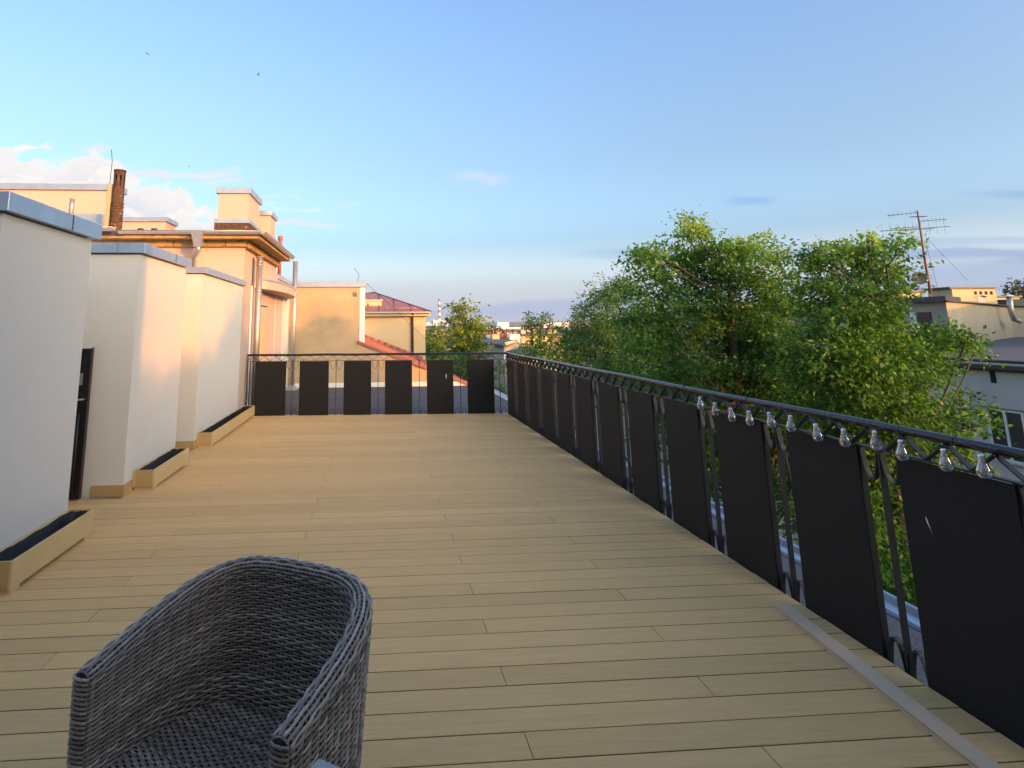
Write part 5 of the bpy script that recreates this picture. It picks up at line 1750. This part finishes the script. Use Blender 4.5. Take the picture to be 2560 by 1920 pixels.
# front ends of the two arms: strands bowed across the thickness of the wall
for side_, idx, s2 in (('a', 0, -1), ('b', NP, 1)):
    mb = MB()
    z = 0.06
    row = 0
    while z < 0.655:
        seg = []
        for k in range(7):
            f = k / 6
            offx = -HALF + 2 * HALF * f
            bow = 0.010 * math.sin(math.pi * f) + (0.0028 if (k + row) % 2 else 0)
            seg.append(cw(idx, z + 0.003 * math.sin(math.pi * f), offx) - EY * (bow + 0.002))
        mb.tube(seg, 0.0042, 6, tint=min(1, max(0, rc.gauss(0.42, 0.2))))
        z += 0.0112
        row += 1
    for k in (-0.5, 0, 0.5):
        mb.tube([cw(idx, 0.05, HALF * k) - EY * 0.006, cw(idx, 0.40, HALF * k) - EY * 0.006, cw(idx, 0.65, HALF * k) - EY * 0.006], 0.0035, 5, tint=0.3)
    o = mb.build('arm_front', MT['wicker'], chair)
    o['kind'] = 'stuff'
# seat
def seat_z(x, y):
    return SEAT - 0.010 * max(0, 1 - (x / 0.28) ** 2) * max(0, 1 - ((y - 0.24) / 0.26) ** 2)
mb = MB()
kx = taper(SEAT)
def seat_half(y):
    yy = y / kx
    f = max(0.0, min(1.0, yy / CH_D))
    return (CH_A * (max(0.0, 1 - f ** CH_N)) ** (1 / CH_N)) * (0.78 + 0.22 * kx) - HALF + 0.004
y = -0.035
j = 0
while y < 0.475:
    hw = seat_half(max(y, 0.0))
    if hw > 0.03:
        n_ = int(2 * hw / 0.0085)
        seg = []
        for i in range(n_ + 1):
            x = -hw + 2 * hw * i / n_
            zz = seat_z(x, y) + 0.0030 * math.cos((round((x + 0.4) / 0.0085) / 2.0 + j) * math.pi)
            if y < 0.0:
                zz -= 9.0 * (y) ** 2
            seg.append(CO + EX * x + EY * y + Vector((0, 0, zz)))
        mb.tube(seg, 1, flat=(0.0078, 0.0024), up=EY, tint=min(1, max(0, rc.gauss(0.5, 0.16))))
    y += 0.0104
    j += 1
x = -0.27
while x < 0.272:
    seg = [CO + EX * x + EY * yy + Vector((0, 0, seat_z(x, yy) - (9.0 * yy * yy if yy < 0 else 0))) for yy in [-0.035 + 0.02 * k for k in range(26)] if seat_half(max(0, yy)) > abs(x)]
    if len(seg) > 2:
        mb.tube(seg, 0.0028, 5, tint=0.3)
    x += 0.017
o = mb.build('seat_weave', MT['wicker'], chair)
o['kind'] = 'stuff'
mb = MB()
vs = []
for k in range(24):
    y = 0.0 + 0.47 * k / 23
    hw = max(0.02, seat_half(y))
    vs += [CO + EX * (-hw) + EY * y + Vector((0, 0, SEAT - 0.022)), CO + EX * hw + EY * y + Vector((0, 0, SEAT - 0.022))]
mb.add(vs, [(2 * k, 2 * k + 1, 2 * k + 3, 2 * k + 2) for k in range(23)])
mb.build('seat_base', MT['wickerdark'], chair)
mb = MB()
for k in range(26):
    zz = 0.07 + k * 0.0118
    hw = 0.265
    seg = [CO + EX * (-hw + 2 * hw * i / 40) + EY * (-0.035 + 0.003 * math.cos((i + k) * math.pi)) + Vector((0, 0, zz)) for i in range(41)]
    mb.tube(seg, 1, flat=(0.008, 0.0025), up=(0, 0, 1), tint=min(1, max(0, rc.gauss(0.45, 0.18))))
o = mb.build('front_weave', MT['wicker'], chair)
o['kind'] = 'stuff'
for (i, dx_) in ((2, 0), (NP - 2, 0), (int(NP * 0.36), 0), (int(NP * 0.64), 0)):
    p0, p1 = cw(i, 0.06, 0), cw(i, 0.0, 0)
    mb = MB(); mb.tube([p1, p0], [0.012, 0.016], 10); mb.build('leg', MT['wickerdark'], chair)

# corner of the grey table in front of the chair
def pz(px, py, z):
    d = ray(px, py)
    t_ = (z - EYE) / d.z
    return Vector((d.x * t_, d.y * t_, z))
tb = thing('garden_table', 'grey plastic table of which only a corner shows, at the lower edge beside the armchair', 'table', (0.0, 0.9, 0))
cc_, e1_, e2_ = pz(795, 1893, 0.73), pz(857, 1920, 0.73), pz(767, 1920, 0.73)
d1, d2 = (e1_ - cc_).normalized(), (e2_ - cc_).normalized()
d2 = Vector((0, 0, 1)).cross(d1)
if d2.dot(e2_ - cc_) < 0:
    d2 = -d2
mb = MB()
poly = [cc_ , cc_ + d2 * 0.62, cc_ + d2 * 0.62 + d1 * 0.62, cc_ + d1 * 0.62]
if (poly[1] - poly[0]).cross(poly[2] - poly[1]).z < 0:
    poly = poly[::-1]
mb.prism([(p_.x, p_.y) for p_ in poly], 0.70, 0.73, ch=0.004); mb.build('table_top', MT['tabletop'], tb)
for a in (0.06, 0.56):
    for b_ in (0.06, 0.56):
        q = cc_ + d1 * a + d2 * b_
        mb = MB(); mb.tube([(q.x, q.y, 0.0), (q.x, q.y, 0.699)], 0.02, 10); mb.build('leg', MT['tabletop'], tb)

# ------------------------------------------------------------------ air
HAZE = 0.00009
if HAZE:
    mb = MB(); mb.box(-9500, 9500, -3500, 14500, GZ - 1.1, 115)
    hz_ = mb.build('haze', MT['white'], None)
    m = bpy.data.materials.new('haze_air')
    m.use_nodes = True
    nt = m.node_tree
    for n in list(nt.nodes):
        if n.type != 'OUTPUT_MATERIAL':
            nt.nodes.remove(n)
    pv = nt.nodes.new('ShaderNodeVolumePrincipled')
    pv.inputs['Color'].default_value = (0.60, 0.78, 1.0, 1)
    pv.inputs['Density'].default_value = HAZE
    nt.links.new(pv.outputs[0], [n for n in nt.nodes if n.type == 'OUTPUT_MATERIAL'][0].inputs['Volume'])
    hz_.data.materials[0] = m
    hz_['kind'] = 'stuff'

for o in bpy.data.objects:
    if '_off' in o:
        del o['_off']
